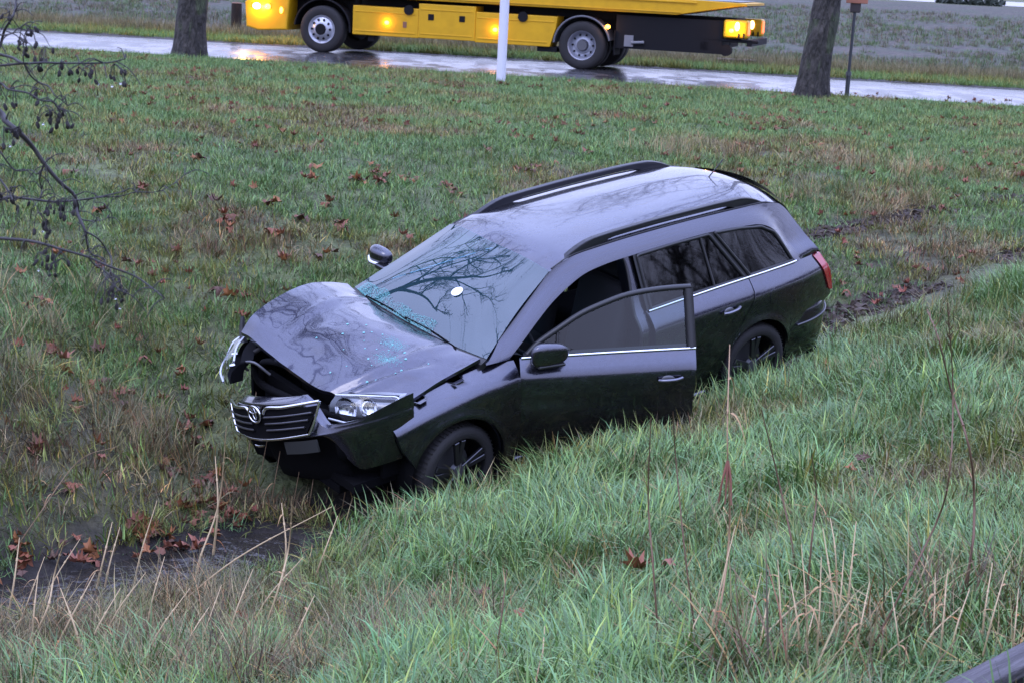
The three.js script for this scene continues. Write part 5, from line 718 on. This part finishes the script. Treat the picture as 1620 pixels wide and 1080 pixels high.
// ---------------------------------------------------------------- trees, posts, stump, rail
const bark = tex(256, 512, (u, v) => { const r = fbm(u * 14, v * 10, 5, 0, 3), p = fbm(u * 5 + 2, v * 4, 3, 0, 12), k = 0.215 + 0.22 * (r - 0.5) + 0.13 * (p - 0.5); const moss = smooth(0.55, 0.75, p); return [mix(k * 1.05, k * 0.9, moss), mix(k * 0.98, k * 1.0, moss), mix(k * 0.92, k * 0.72, moss)]; }, true);
const barkBump = tex(256, 512, (u, v) => { const k = fbm(u * 26, v * 14, 5, 0, 8); return [k, k, k]; });
const barkMat = new THREE.MeshStandardMaterial({ map: bark, bumpMap: barkBump, bumpScale: 0.08, roughness: 0.9, side: THREE.DoubleSide }), twigMat = std(0.022, 0.018, 0.016, 0.8);
function bareTree(height, r0, seedN, lean = [0, 0], clear = 0.28, spread = 1) {
  const keep = seed; seed = seedN;
  const trunkPts = [], n = 9; for (let i = 0; i <= n; i++) { const f = i / n; trunkPts.push(v3(lean[0] * f + rr(-0.07, 0.07) * (i ? 1 : 0), height * 0.62 * f - 0.25, lean[1] * f + rr(-0.07, 0.07) * (i ? 1 : 0))); }
  const c = new THREE.CatmullRomCurve3(trunkPts), seg = 60, sd = 22, tg = new THREE.TubeGeometry(c, seg, 1, sd, false), P = tg.attributes.position, U = tg.attributes.uv;
  const radAt = (f) => r0 * (mix(1, 0.42, f) + 0.55 * Math.exp(-f * height * 0.62 / 0.38));
  for (let i = 0; i <= seg; i++) { const q = c.getPointAt(i / seg), f = i / seg; for (let j = 0; j <= sd; j++) { const o = i * (sd + 1) + j, a = j / sd * Math.PI * 2; const lump = 1 + 0.16 * (fbm(Math.cos(a) * 1.6 + 4, Math.sin(a) * 1.6 + f * 22, 3) - 0.5) * 2 + 0.12 * Math.sin(a * 5 + 1) * Math.exp(-f * 18); const R = radAt(f) * lump; P.setXYZ(o, q.x + (P.getX(o) - q.x) * R, q.y + (P.getY(o) - q.y) * R, q.z + (P.getZ(o) - q.z) * R); U.setXY(o, j / sd * 2, f * height * 0.62 / 1.6); } }
  tg.computeVertexNormals();
  const limbs = [], twigs = [];
  const grow = (p, d, len, r, lvl) => {
    const pts = [p.clone()], q = p.clone(), dir = d.clone(), k = lvl < 2 ? 5 : lvl < 4 ? 4 : 3;
    for (let i = 0; i < k; i++) { dir.add(v3(rr(-0.3, 0.3), rr(-0.12, 0.26), rr(-0.3, 0.3))).normalize(); q.addScaledVector(dir, len / k); pts.push(q.clone()); }
    (lvl < 3 ? limbs : twigs).push(tube(pts, r, lvl < 2 ? 7 : lvl < 4 ? 4 : 3, lvl < 2 ? 10 : lvl < 4 ? 5 : 3, lvl < 4 ? 0.45 : 0.25));
    if (lvl >= 5) return;
    const kids = [5, 4, 5, 4, 2][lvl];
    for (let i = 0; i < kids; i++) { const f = rr(0.25, 1), j = Math.min(k - 1, Math.floor(f * k)), at = pts[j].clone().lerp(pts[j + 1], f * k - j), nd = dir.clone().add(v3(rr(-1, 1), rr(-0.35, 0.8), rr(-1, 1)).multiplyScalar(0.95)).normalize(); grow(at, nd, len * rr(0.42, 0.66), r * (lvl < 1 ? 0.5 : 0.55), lvl + 1); }
  };
  for (let i = 0; i < 9; i++) { const f = clear / 0.62 + (1 - clear / 0.62) * (i + rnd()) / 9, a = i * 2.4 + rr(-0.4, 0.4), at = c.getPointAt(clamp(f)); grow(at, v3(Math.cos(a) * spread, rr(0.45, 1.0), Math.sin(a) * spread).normalize(), height * rr(0.26, 0.38), radAt(clamp(f)) * rr(0.36, 0.5), 1); }
  grow(c.getPointAt(1), v3(0, 1, 0), height * 0.36, radAt(1) * 0.9, 1);
  seed = keep;
  return [tg, merge(limbs), merge(twigs)];
}
function plant(x, z, geos, label, turn = 0, group) { const t = thing('bare_tree', label, 'tree', group); t.position.set(x, groundAt(x, z), z); t.rotation.y = turn; part('trunk', geos[0], barkMat, t); part('limbs', geos[1], twigMat, t); const cr = part('crown', geos[2], twigMat, t); return t; }
const treeA = bareTree(20, 0.29, 777, [-0.1, 0.2], 0.26), treeB = bareTree(21, 0.26, 4242, [1.2, 0], 0.25), treeC = bareTree(13, 0.24, 99, [2.5, 1.1], 0.28, 1.35);
plant(-6.33, -35.87, treeA, 'thick bare tree trunk between the grass and the road, near the lorry cab', 0, 'roadside trees');
plant(4.95, -33.15, treeB, 'bare leaning tree trunk beside the thin dark sign post', 0, 'roadside trees');
plant(-6.7, -15.9, treeC, 'bare tree overhanging the far bank, mirrored in the windscreen', 0, 'roadside trees');
{
  const t = plant(-1.2, -45.5, treeA, 'bare tree beyond the road, mirrored in the car roof', 2.2, 'roadside trees'); t.position.set(14.5, 0, -30); plant(-9.6, -21.6, treeB, 'bare tree standing on the far verge away from the ditch', 1.3, 'roadside trees'); t.userData.label = 'bare tree farther along the road, mirrored in the car roof';
}
{ // trunks grown in at their feet
  const post = thing('marker_pole', 'slim white marker pole standing in the verge before the lorry', 'pole'); const x = -0.43, z = -33.03; post.position.set(x, groundAt(x, z), z); post.rotation.z = -0.0;
  part('pole', cyl(0.082, 0.078, [0, -0.3, 0], [0, 3.2, 0], 20), std(0.62, 0.62, 0.68, 0.45, { bumpMap: grainBump, bumpScale: 0.002 }), post); part('pole_cap', new THREE.SphereGeometry(0.078, 16, 8, 0, Math.PI * 2, 0, Math.PI / 2).translate(0, 3.2, 0), std(0.62, 0.62, 0.68, 0.45), post);
  part('pole_band', new THREE.CylinderGeometry(0.0805, 0.0805, 0.25, 20).translate(0, 2.7, 0), std(0.5, 0.02, 0.02, 0.4), post);
}
{
  const s = thing('sign_post', 'thin dark metal post with a rusty sign back, beside the leaning tree', 'sign'); const x = 5.69, z = -33.73; s.position.set(x, groundAt(x, z), z);
  part('post', [cyl(0.040, 0.040, [0, -0.3, 0], [0, 0.42, 0], 12), cyl(0.028, 0.028, [0, 0.42, 0], [0.03, 2.6, 0], 12)], std(0.055, 0.06, 0.068, 0.5, { metalness: 0.5 }), s); part('post_collar', cyl(0.052, 0.046, [0, 0.40, 0], [0, 0.47, 0], 14), std(0.05, 0.055, 0.06, 0.5), s);
  part('lower_bracket', rbox(-0.07, 0.11, 1.50, 1.72, -0.05, 0.05, 0.02), std(0.04, 0.03, 0.03, 0.7), s);
  part('sign_board', rbox(-0.16, 0.22, 1.66, 2.45, 0.05, 0.075, 0.01), std(0.34, 0.13, 0.08, 0.6), s);
  const w = thing('thin_stake', 'very thin grey stake beyond the road behind the leaning tree', 'stake'); w.position.set(6.2, groundAt(6.2, -42), -42); part('rod', cyl(0.02, 0.018, [0, -0.2, 0], [0.12, 2.6, 0], 8), std(0.14, 0.10, 0.11, 0.7), w); part('rod_cap', cyl(0.035, 0.03, [0.115, 2.45, 0], [0.12, 2.7, 0], 8), std(0.4, 0.12, 0.08, 0.6), w);
}
{
  const s = thing('timber_post', 'short rust-brown timber post beside the road behind the lorry cab', 'post'); s.position.set(-7.05, groundAt(-7.05, -46.2), -46.2);
  part('post', new THREE.CylinderGeometry(0.125, 0.135, 0.95, 14, 4).translate(0, 0.30, 0), new THREE.MeshStandardMaterial({ color: lin(0.30, 0.15, 0.07), map: bark, roughness: 0.85 }), s); part('post_top', cyl(0.125, 0.10, [0, 0.775, 0], [0, 0.80, 0], 14), std(0.16, 0.085, 0.05, 0.8), s);
  const b = thing('culvert_block', 'low brown weathered block in the grass beyond the road', 'block'); b.position.set(4.75, groundAt(4.75, -43.4), -43.4); part('block', rbox(-0.42, 0.42, -0.05, 0.16, -0.2, 0.2, 0.05), std(0.06, 0.042, 0.032, 0.9, { bumpMap: grainBump, bumpScale: 0.03 }), b); part('cap', rbox(-0.44, 0.44, 0.14, 0.19, -0.22, 0.22, 0.02), std(0.09, 0.065, 0.05, 0.9), b);
  const bu = thing('far_bush', 'dark bush at the edge of the far water', 'bush'); bu.position.set(34, groundAt(34, -149), -149); const list = []; for (let i = 0; i < 260; i++) { const a = rr(0, 6.28), r = Math.sqrt(rnd()) * 2.6, y = rr(0, 1) * (1 - r / 3.2) * 2.2; list.push(new THREE.TetrahedronGeometry(rr(0.12, 0.35)).rotateX(rr(0, 6)).rotateY(rr(0, 6)).translate(Math.cos(a) * r, y, Math.sin(a) * r)); } part('foliage', list, std(0.02, 0.028, 0.02, 0.9), bu); part('stem', cyl(0.1, 0.06, [0, -0.2, 0], [0, 1.4, 0], 8), twigMat, bu);
}
{ // the weathered rail in the corner close by
  const rail = thing('bridge_rail', 'weathered blue-grey rail in dead stems at the edge of the near bank', 'rail');
  const A = v3(1.10, -0.25, -5.3), B = v3(2.39, 0.325, -5.75), d = B.clone().sub(A), L = d.length(), X = d.clone().normalize(), Z = X.clone().cross(v3(0, 1, 0)).normalize(), Y = Z.clone().cross(X);
  rail.matrix.makeBasis(X, Y, Z).setPosition(A); rail.matrix.decompose(rail.position, rail.quaternion, rail.scale);
  const pm = new THREE.MeshStandardMaterial({ color: lin(0.085, 0.074, 0.088), map: grain, roughness: 0.5, bumpMap: grainBump, bumpScale: 0.004, side: THREE.DoubleSide });
  part('top_plank', rbox(0, L, -0.03, 0.012, -0.06, 0.06, 0.012), pm, rail); part('edge_beam', rbox(0.02, L, -0.17, -0.033, -0.05, 0.02, 0.01), std(0.018, 0.015, 0.016, 0.8), rail);
  for (const k of [0.3, 1.15]) { const q = X.clone().multiplyScalar(k).add(A), g = groundAt(q.x, q.z); const down = v3(0, -(q.y - g + 0.15), 0).applyQuaternion(rail.quaternion.clone().invert()); part('rail_post', cyl(0.045, 0.045, [k, -0.1, 0.01], [k + down.x, down.y, 0.01 + down.z], 10), std(0.03, 0.026, 0.026, 0.8), rail); }
}
{ // alder boughs reaching in over the far bank, with last year's cones
  const al = thing('alder_tree', 'dark alder branches hung with small black cones over the ditch', 'tree'); const bm = std(0.020, 0.016, 0.017, 0.6), coneM = std(0.012, 0.009, 0.009, 0.75);
  const tx = -2.75, tz = -5.4, gy = groundAt(tx, tz);
  part('trunk', [tube([[tx, gy - 0.2, tz], [tx + 0.04, gy + 1.2, tz + 0.02], [tx - 0.03, gy + 2.6, tz - 0.03], [tx, gy + 4.2, tz]], 0.10, 12, 20, 0.5)], barkMat, al);
  const limb = []; for (const [pts, r] of ALDER.filter(([p]) => p[0][0] < -1.28)) { const p = pts[0]; limb.push(tube([[tx, clamp(p[1] - 0.3, gy + 0.6, gy + 4), tz], [mix(tx, p[0], 0.5), p[1] - 0.12, mix(tz, p[2], 0.5)], p], r * 1.9, 6, 10, 0.55)); }
  part('limbs', limb, bm, al);
  for (const [pts, r] of ALDER) { const w = [pts[0]]; for (let i = 1; i < pts.length; i++) { const a = pts[i - 1], b = pts[i]; w.push([mix(a[0], b[0], 0.5) + rr(-0.008, 0.008), mix(a[1], b[1], 0.5) + rr(-0.008, 0.008), mix(a[2], b[2], 0.5) + rr(-0.03, 0.03)], b); } const br = part('branch', tube(w, r * 0.95, 6, w.length * 4, 0.35), bm, al); const tw = []; for (let i = 1; i < w.length; i++) for (let rep = 0; rep < 2; rep++) if (rnd() < 0.8) { const q = w[i]; const e = [q[0] + rr(-0.05, 0.07), q[1] + rr(-0.06, 0.03), q[2] + rr(-0.05, 0.05)]; tw.push(tube([q, [mix(q[0], e[0], 0.5), mix(q[1], e[1], 0.5) + 0.012, mix(q[2], e[2], 0.5)], e], 0.0017, 4, 5, 0.6)); } for (const g of tw) part('twig', g, bm, br); }
  const cone = new THREE.LatheGeometry([[0, -0.0115], [0.003, -0.0105], [0.0052, -0.006], [0.0058, 0], [0.005, 0.006], [0.0026, 0.0105], [0, 0.0115]].map(([r, y]) => new THREE.Vector2(r, y)), 9);
  { const P = cone.attributes.position; for (let i = 0; i < P.count; i++) { const k = 1 + 0.22 * Math.sin(P.getY(i) * 900 + Math.atan2(P.getZ(i), P.getX(i)) * 3); P.setX(i, P.getX(i) * k); P.setZ(i, P.getZ(i) * k); } cone.computeVertexNormals(); }
  const dropM = new THREE.MeshPhysicalMaterial({ color: lin(0.9, 0.92, 0.95), roughness: 0.03, transmission: 1, thickness: 0.003, ior: 1.33 });
  for (const [x, y, z, n] of CONES) {
    const cl = new THREE.Group(); cl.name = 'cone_cluster'; al.add(cl); const st = [];
    for (let i = 0; i < n; i++) { const ox = rr(-0.032, 0.032), oy = rr(-0.034, 0.010), oz = rr(-0.02, 0.02); const m = part('cone', cone, coneM, cl); m.position.set(x + ox, y + oy, z + oz); m.rotation.set(rr(-0.7, 0.7), rr(0, 3), rr(-0.7, 0.7)); m.scale.setScalar(rr(0.6, 0.95)); st.push(tube([[x, y + 0.02, z], [x + ox * 0.6, y + 0.012, z + oz * 0.6], [x + ox, y + oy + 0.008, z + oz]], 0.0013, 4, 4)); }
    part('stalks', st, bm, cl);
    if (rnd() < 0.3) part('water_drop', new THREE.SphereGeometry(0.0035, 8, 6).translate(x + rr(-0.02, 0.02), y - 0.03, z), dropM, cl);
  }
}

{ // the wood along the lane behind the near bank, which the side windows mirror
  const inst = new THREE.InstancedMesh(merge([treeA[1], treeA[2]]), twigMat, 46), M = new THREE.Matrix4(), Q = new THREE.Quaternion();
  for (let i = 0; i < 46; i++) { Q.setFromAxisAngle(v3(0, 1, 0), rr(0, 6.28)); const k = rr(0.62, 0.80), x = rr(38, 54), z = mix(-34, 26, i / 45) + rr(-1, 1); M.compose(v3(x, -2.5 * k, z), Q, v3(k * 1.25, k, k * 1.25)); inst.setMatrixAt(i, M); }
  inst.name = 'distant_wood'; inst.castShadow = inst.receiveShadow = true; tag(inst, 'distant bare wood along the lane', 'wood', null, 'stuff'); scene.add(inst);
}

// ---------------------------------------------------------------- dry stems and fallen leaves
{
  const mats = { pale: std(0.42, 0.305, 0.165, 0.75), brown: std(0.13, 0.070, 0.040, 0.75), thin: std(0.22, 0.145, 0.080, 0.75), sheath: std(0.32, 0.20, 0.11, 0.75) }, leafM = std(0.32, 0.19, 0.085, 0.75), rust = std(0.34, 0.12, 0.03, 0.75);
  const where = (b) => { const [s] = toST(b.x, b.z); return b.x > 1.0 && b.z > -7.2 ? ['pale broken reed stem in the grass near the blue-grey rail', 'reed stems near the rail'] : s > 3 ? ['tall pale dry reed stem leaning beside the ditch water', 'reed stems beside the water'] : ['pale dry reed stem standing in the long near bank grass', 'reed stems in the long grass']; };
  const text = { pale: ['tall pale dry reed stem standing in the near bank grass', 'pale dry reed stems'], brown: ['tall dark brown dead stalk standing in the near bank grass', 'dark dead stalks'], thin: ['thin straight dead grass stalk in front of the dark car', 'thin stalks beside the car'], sheath: ['tall dry stalk with a reddish sheath halfway up', undefined] };
  const cat = { pale: 'reed', brown: 'stalk', thin: 'stalk', sheath: 'stalk' };
  STEMS.forEach(([kind, pts], k) => {
    const b = v3(...pts[0]), [lab, grp] = kind === 'pale' ? where(b) : text[kind], t = thing(kind === 'pale' ? 'reed_stem' : 'dead_stalk', lab, cat[kind], grp); t.position.copy(b);
    const P = pts.map((p) => v3(...p).sub(b)), r = { pale: 0.0056, brown: 0.0050, thin: 0.0027, sheath: 0.0050 }[kind] * rr(0.85, 1.2) * clamp(-b.z / 7, 0.9, 1.5);
    const c = new THREE.CatmullRomCurve3(P, false, 'centripetal'), L = c.getLength();
    part('stem', tube(P, r, 6, 18, kind === 'pale' ? 0.28 : 0.35), mats[kind], t);
    const nodes = []; for (let i = 1; i < 4; i++) { const f = i / 4 + rr(-0.06, 0.06), q = c.getPointAt(f), u = c.getTangentAt(f); nodes.push(cyl(r * mix(1.2, 0.6, f), r * mix(1.2, 0.6, f), q.clone().addScaledVector(u, -r).toArray(), q.clone().addScaledVector(u, r).toArray(), 6)); }
    for (const g of nodes) part('stem_node', g, mats[kind], t);
    const blades = kind === 'thin' ? (rnd() < 0.4 ? 1 : 0) : kind === 'brown' ? 2 : 1 + Math.floor(rnd() * 2);
    for (let i = 0; i < blades; i++) {                          // shrivelled leaf blades or side twigs
      const q = c.getPointAt(rr(0.25, 0.9)), a = rr(0, 6.283), l = kind === 'brown' ? rr(0.03, 0.08) : rr(0.08, 0.2), g = []; const dx = Math.cos(a), dz = Math.sin(a), w = kind === 'brown' ? 0.003 : rr(0.004, 0.008);
      for (let j = 0; j <= 5; j++) { const f = j / 5, y = kind === 'brown' ? f * l * 0.9 : l * (0.35 * f - 0.9 * f * f), ww = w * (1 - f * 0.9); g.push([v3(q.x + dx * f * l * 0.6 - dz * ww, q.y + y, q.z + dz * f * l * 0.6 + dx * ww), v3(q.x + dx * f * l * 0.6 + dz * ww, q.y + y, q.z + dz * f * l * 0.6 - dx * ww)]); }
      part('dead_blade', sheet(g), rnd() < 0.25 && kind === 'pale' ? rust : leafM, t);
    }
    if (kind === 'sheath') { const q = c.getPointAt(0.66); const g = []; for (let i = 0; i < 3; i++) g.push(tube([q.clone(), q.clone().add(v3(0.015 * (i - 1), -0.07, 0.01)), q.clone().add(v3(0.022 * (i - 1), -0.16, 0.012 * i))], 0.006, 5, 8, 0.4)); part('sheath', g, std(0.20, 0.075, 0.05, 0.8), t, 'drooping red-brown sheath'); }
    if (kind === 'brown' && pts.length > 4) { const g = []; for (let i = 0; i < 12; i++) { const f = rr(0.80, 1), q = c.getPointAt(f), u = c.getTangentAt(f); g.push(tube([q, q.clone().addScaledVector(u, 0.02).add(v3(rr(-0.012, 0.012), 0.01, rr(-0.012, 0.012)))], 0.0028, 4, 3, 0.4)); } part('seed_head', g, mats.brown, t); }
  });
  // fallen leaves: lobed, curled
  const leafGeo = (k) => {
    const lob = [[0, -0.5], [0.10, -0.28], [0.42, -0.36], [0.30, -0.10], [0.52, 0.08], [0.26, 0.14], [0.24, 0.36], [0.09, 0.24], [0, 0.55]], pos = [0, 0, 0], idx = [], n = lob.length;
    const pts = [...lob, ...lob.slice(1, -1).reverse().map(([x, y]) => [-x, y])];
    for (const [x, y] of pts) { const X = x * rr(0.85, 1.15), Z = y * rr(0.9, 1.1), r2 = X * X + Z * Z; pos.push(X * 0.55, (k & 1 ? -1 : 1) * 0.5 * Math.abs(X) * Math.abs(X) + rr(-0.08, 0.08) + 0.42 * r2 * (k > 1 ? 1 : 0.4), Z * 0.55, X, (k & 1 ? -1 : 1) * 0.8 * Math.abs(X) + rr(-0.14, 0.14) + 0.6 * r2 * (k > 1 ? 1 : -0.5), Z); }
    const m = pts.length; for (let i = 0; i < m; i++) { const j = (i + 1) % m, a = 1 + i * 2, b = 1 + j * 2; idx.push(0, a, b, a, a + 1, b + 1, a, b + 1, b); }
    const st = pos.length / 3; pos.push(0.015, 0, 0.5, -0.015, 0, 0.5, 0.0, 0.1, 0.95); idx.push(st, st + 1, st + 2);
    const g = new THREE.BufferGeometry(); g.setAttribute('position', new THREE.Float32BufferAttribute(pos, 3)); g.setIndex(idx); g.computeVertexNormals(); return g;
  };
  const geos = [0, 1, 2, 3].map(leafGeo), mats2 = [std(0.20, 0.062, 0.026, 0.6), std(0.14, 0.048, 0.024, 0.6), std(0.26, 0.098, 0.032, 0.65), std(0.085, 0.038, 0.022, 0.65), std(0.23, 0.085, 0.052, 0.65)];
  let made = 0;
  const drop = (x, z, lift, size, label, group, y0) => {
    const m = new THREE.Mesh(geos[Math.floor(rnd() * 4)], mats2[Math.floor(rnd() * 5)]); m.name = numbered('fallen_leaf'); const [gx, gz] = slope(x, z);
    m.position.set(x, (y0 ?? groundAt(x, z)) + lift, z); m.rotation.set(gz + rr(-0.32, 0.32), rr(0, 6.283), -gx + rr(-0.32, 0.32)); m.scale.setScalar(size); tag(shade(m), label, 'leaf', group); scene.add(m); made++;
  };
  for (const [x, z] of LEAVES) {
    const [s, t] = toST(x, z), n = 2 + Math.floor(rnd() * 1.6), rutted = s < -2.4, foot = t > -1.6 && s > 1.5;
    for (let i = 0; i < n; i++) {
      const X = x + rr(-0.10, 0.10) * (i ? 1 : 0.1), Z = z + rr(-0.10, 0.10) * (i ? 1 : 0.1), gy = groundAt(X, Z); if (underCar(X, gy, Z, 0.05) || gy < -1.66) continue;
      if (foot) drop(X, Z, 0.035, rr(0.08, 0.13), 'red-brown fallen leaf at the foot of the far bank beside the water', 'leaves beside the ditch water');
      else if (rutted) drop(X, Z, 0.05, rr(0.06, 0.10), 'brown fallen leaf near the muddy wheel ruts behind the car', 'leaves near the ruts');
      else drop(X, Z, 0.06, rr(0.09, 0.14), 'red-brown fallen leaf lying in the short grass of the far bank', 'leaves on the far bank');
    }
  }
  for (const [s0, t0, n] of [[3.1, 0.22, 20], [2.55, 0.02, 14], [3.7, 0.2, 12], [4.3, 0.3, 8], [2.35, -0.35, 10], [2.6, -1.5, 8]]) for (let i = 0; i < n; i++) { const [x, z] = fromST(s0 + rr(-0.3, 0.3), t0 + rr(-0.16, 0.16)); const y = Math.max(groundAt(x, z), -1.685); if (!underCar(x, y, z, 0.05)) drop(x, z, 0.02 + 0.05 * rnd(), rr(0.07, 0.12), 'red-brown fallen leaf at the foot of the far bank beside the water', 'leaves beside the ditch water', y); }
  NEAR_LEAVES.forEach(([x, y, z], i) => drop(x, z, 0.15, i ? rr(0.07, 0.10) : 0.16, i ? 'small brown fallen leaf caught in the long near bank grass' : 'large curled brown leaf caught in the long near bank grass', i ? 'leaves in the long grass' : undefined));
  // the rest of the litter, too thin and many to tell apart
  const litter = new THREE.InstancedMesh(geos[2], std(1, 1, 1, 0.65), 800), M = new THREE.Matrix4(), Q = new THREE.Quaternion(), C = new THREE.Color(); let k = 0;
  for (let i = 0; i < 30000 && k < 800; i++) { const z = rr(-35, -9.5), x = rr(-9, 9), gy = groundAt(x, z), [s, t] = toST(x, z); if (t > 0.2 || gy < -1.64 || !frustum(x, gy, z, 0.3) || underCar(x, gy, z, 0.05)) continue; if (fbm(x * 0.7 + 90, z * 0.7, 4) < 0.52) continue; Q.setFromEuler(new THREE.Euler(rr(-0.6, 0.6), rr(0, 6), rr(-0.6, 0.6))); const q = rr(0.05, 0.11); M.compose(v3(x, gy + 0.04, z), Q, v3(q, q, q)); litter.setMatrixAt(k, M); const b = rr(0.6, 1.2); litter.setColorAt(k, C.setRGB(0.20 * b, (rnd() < 0.4 ? 0.085 : 0.058) * b, 0.034 * b)); k++; }
  litter.count = k; litter.name = 'leaf_litter'; tag(litter, 'thin litter of small dead leaves over the far bank', 'leaves', null, 'stuff'); scene.add(litter);
  console.log('leaves', made, k);
}
renderer.render(scene, camera);
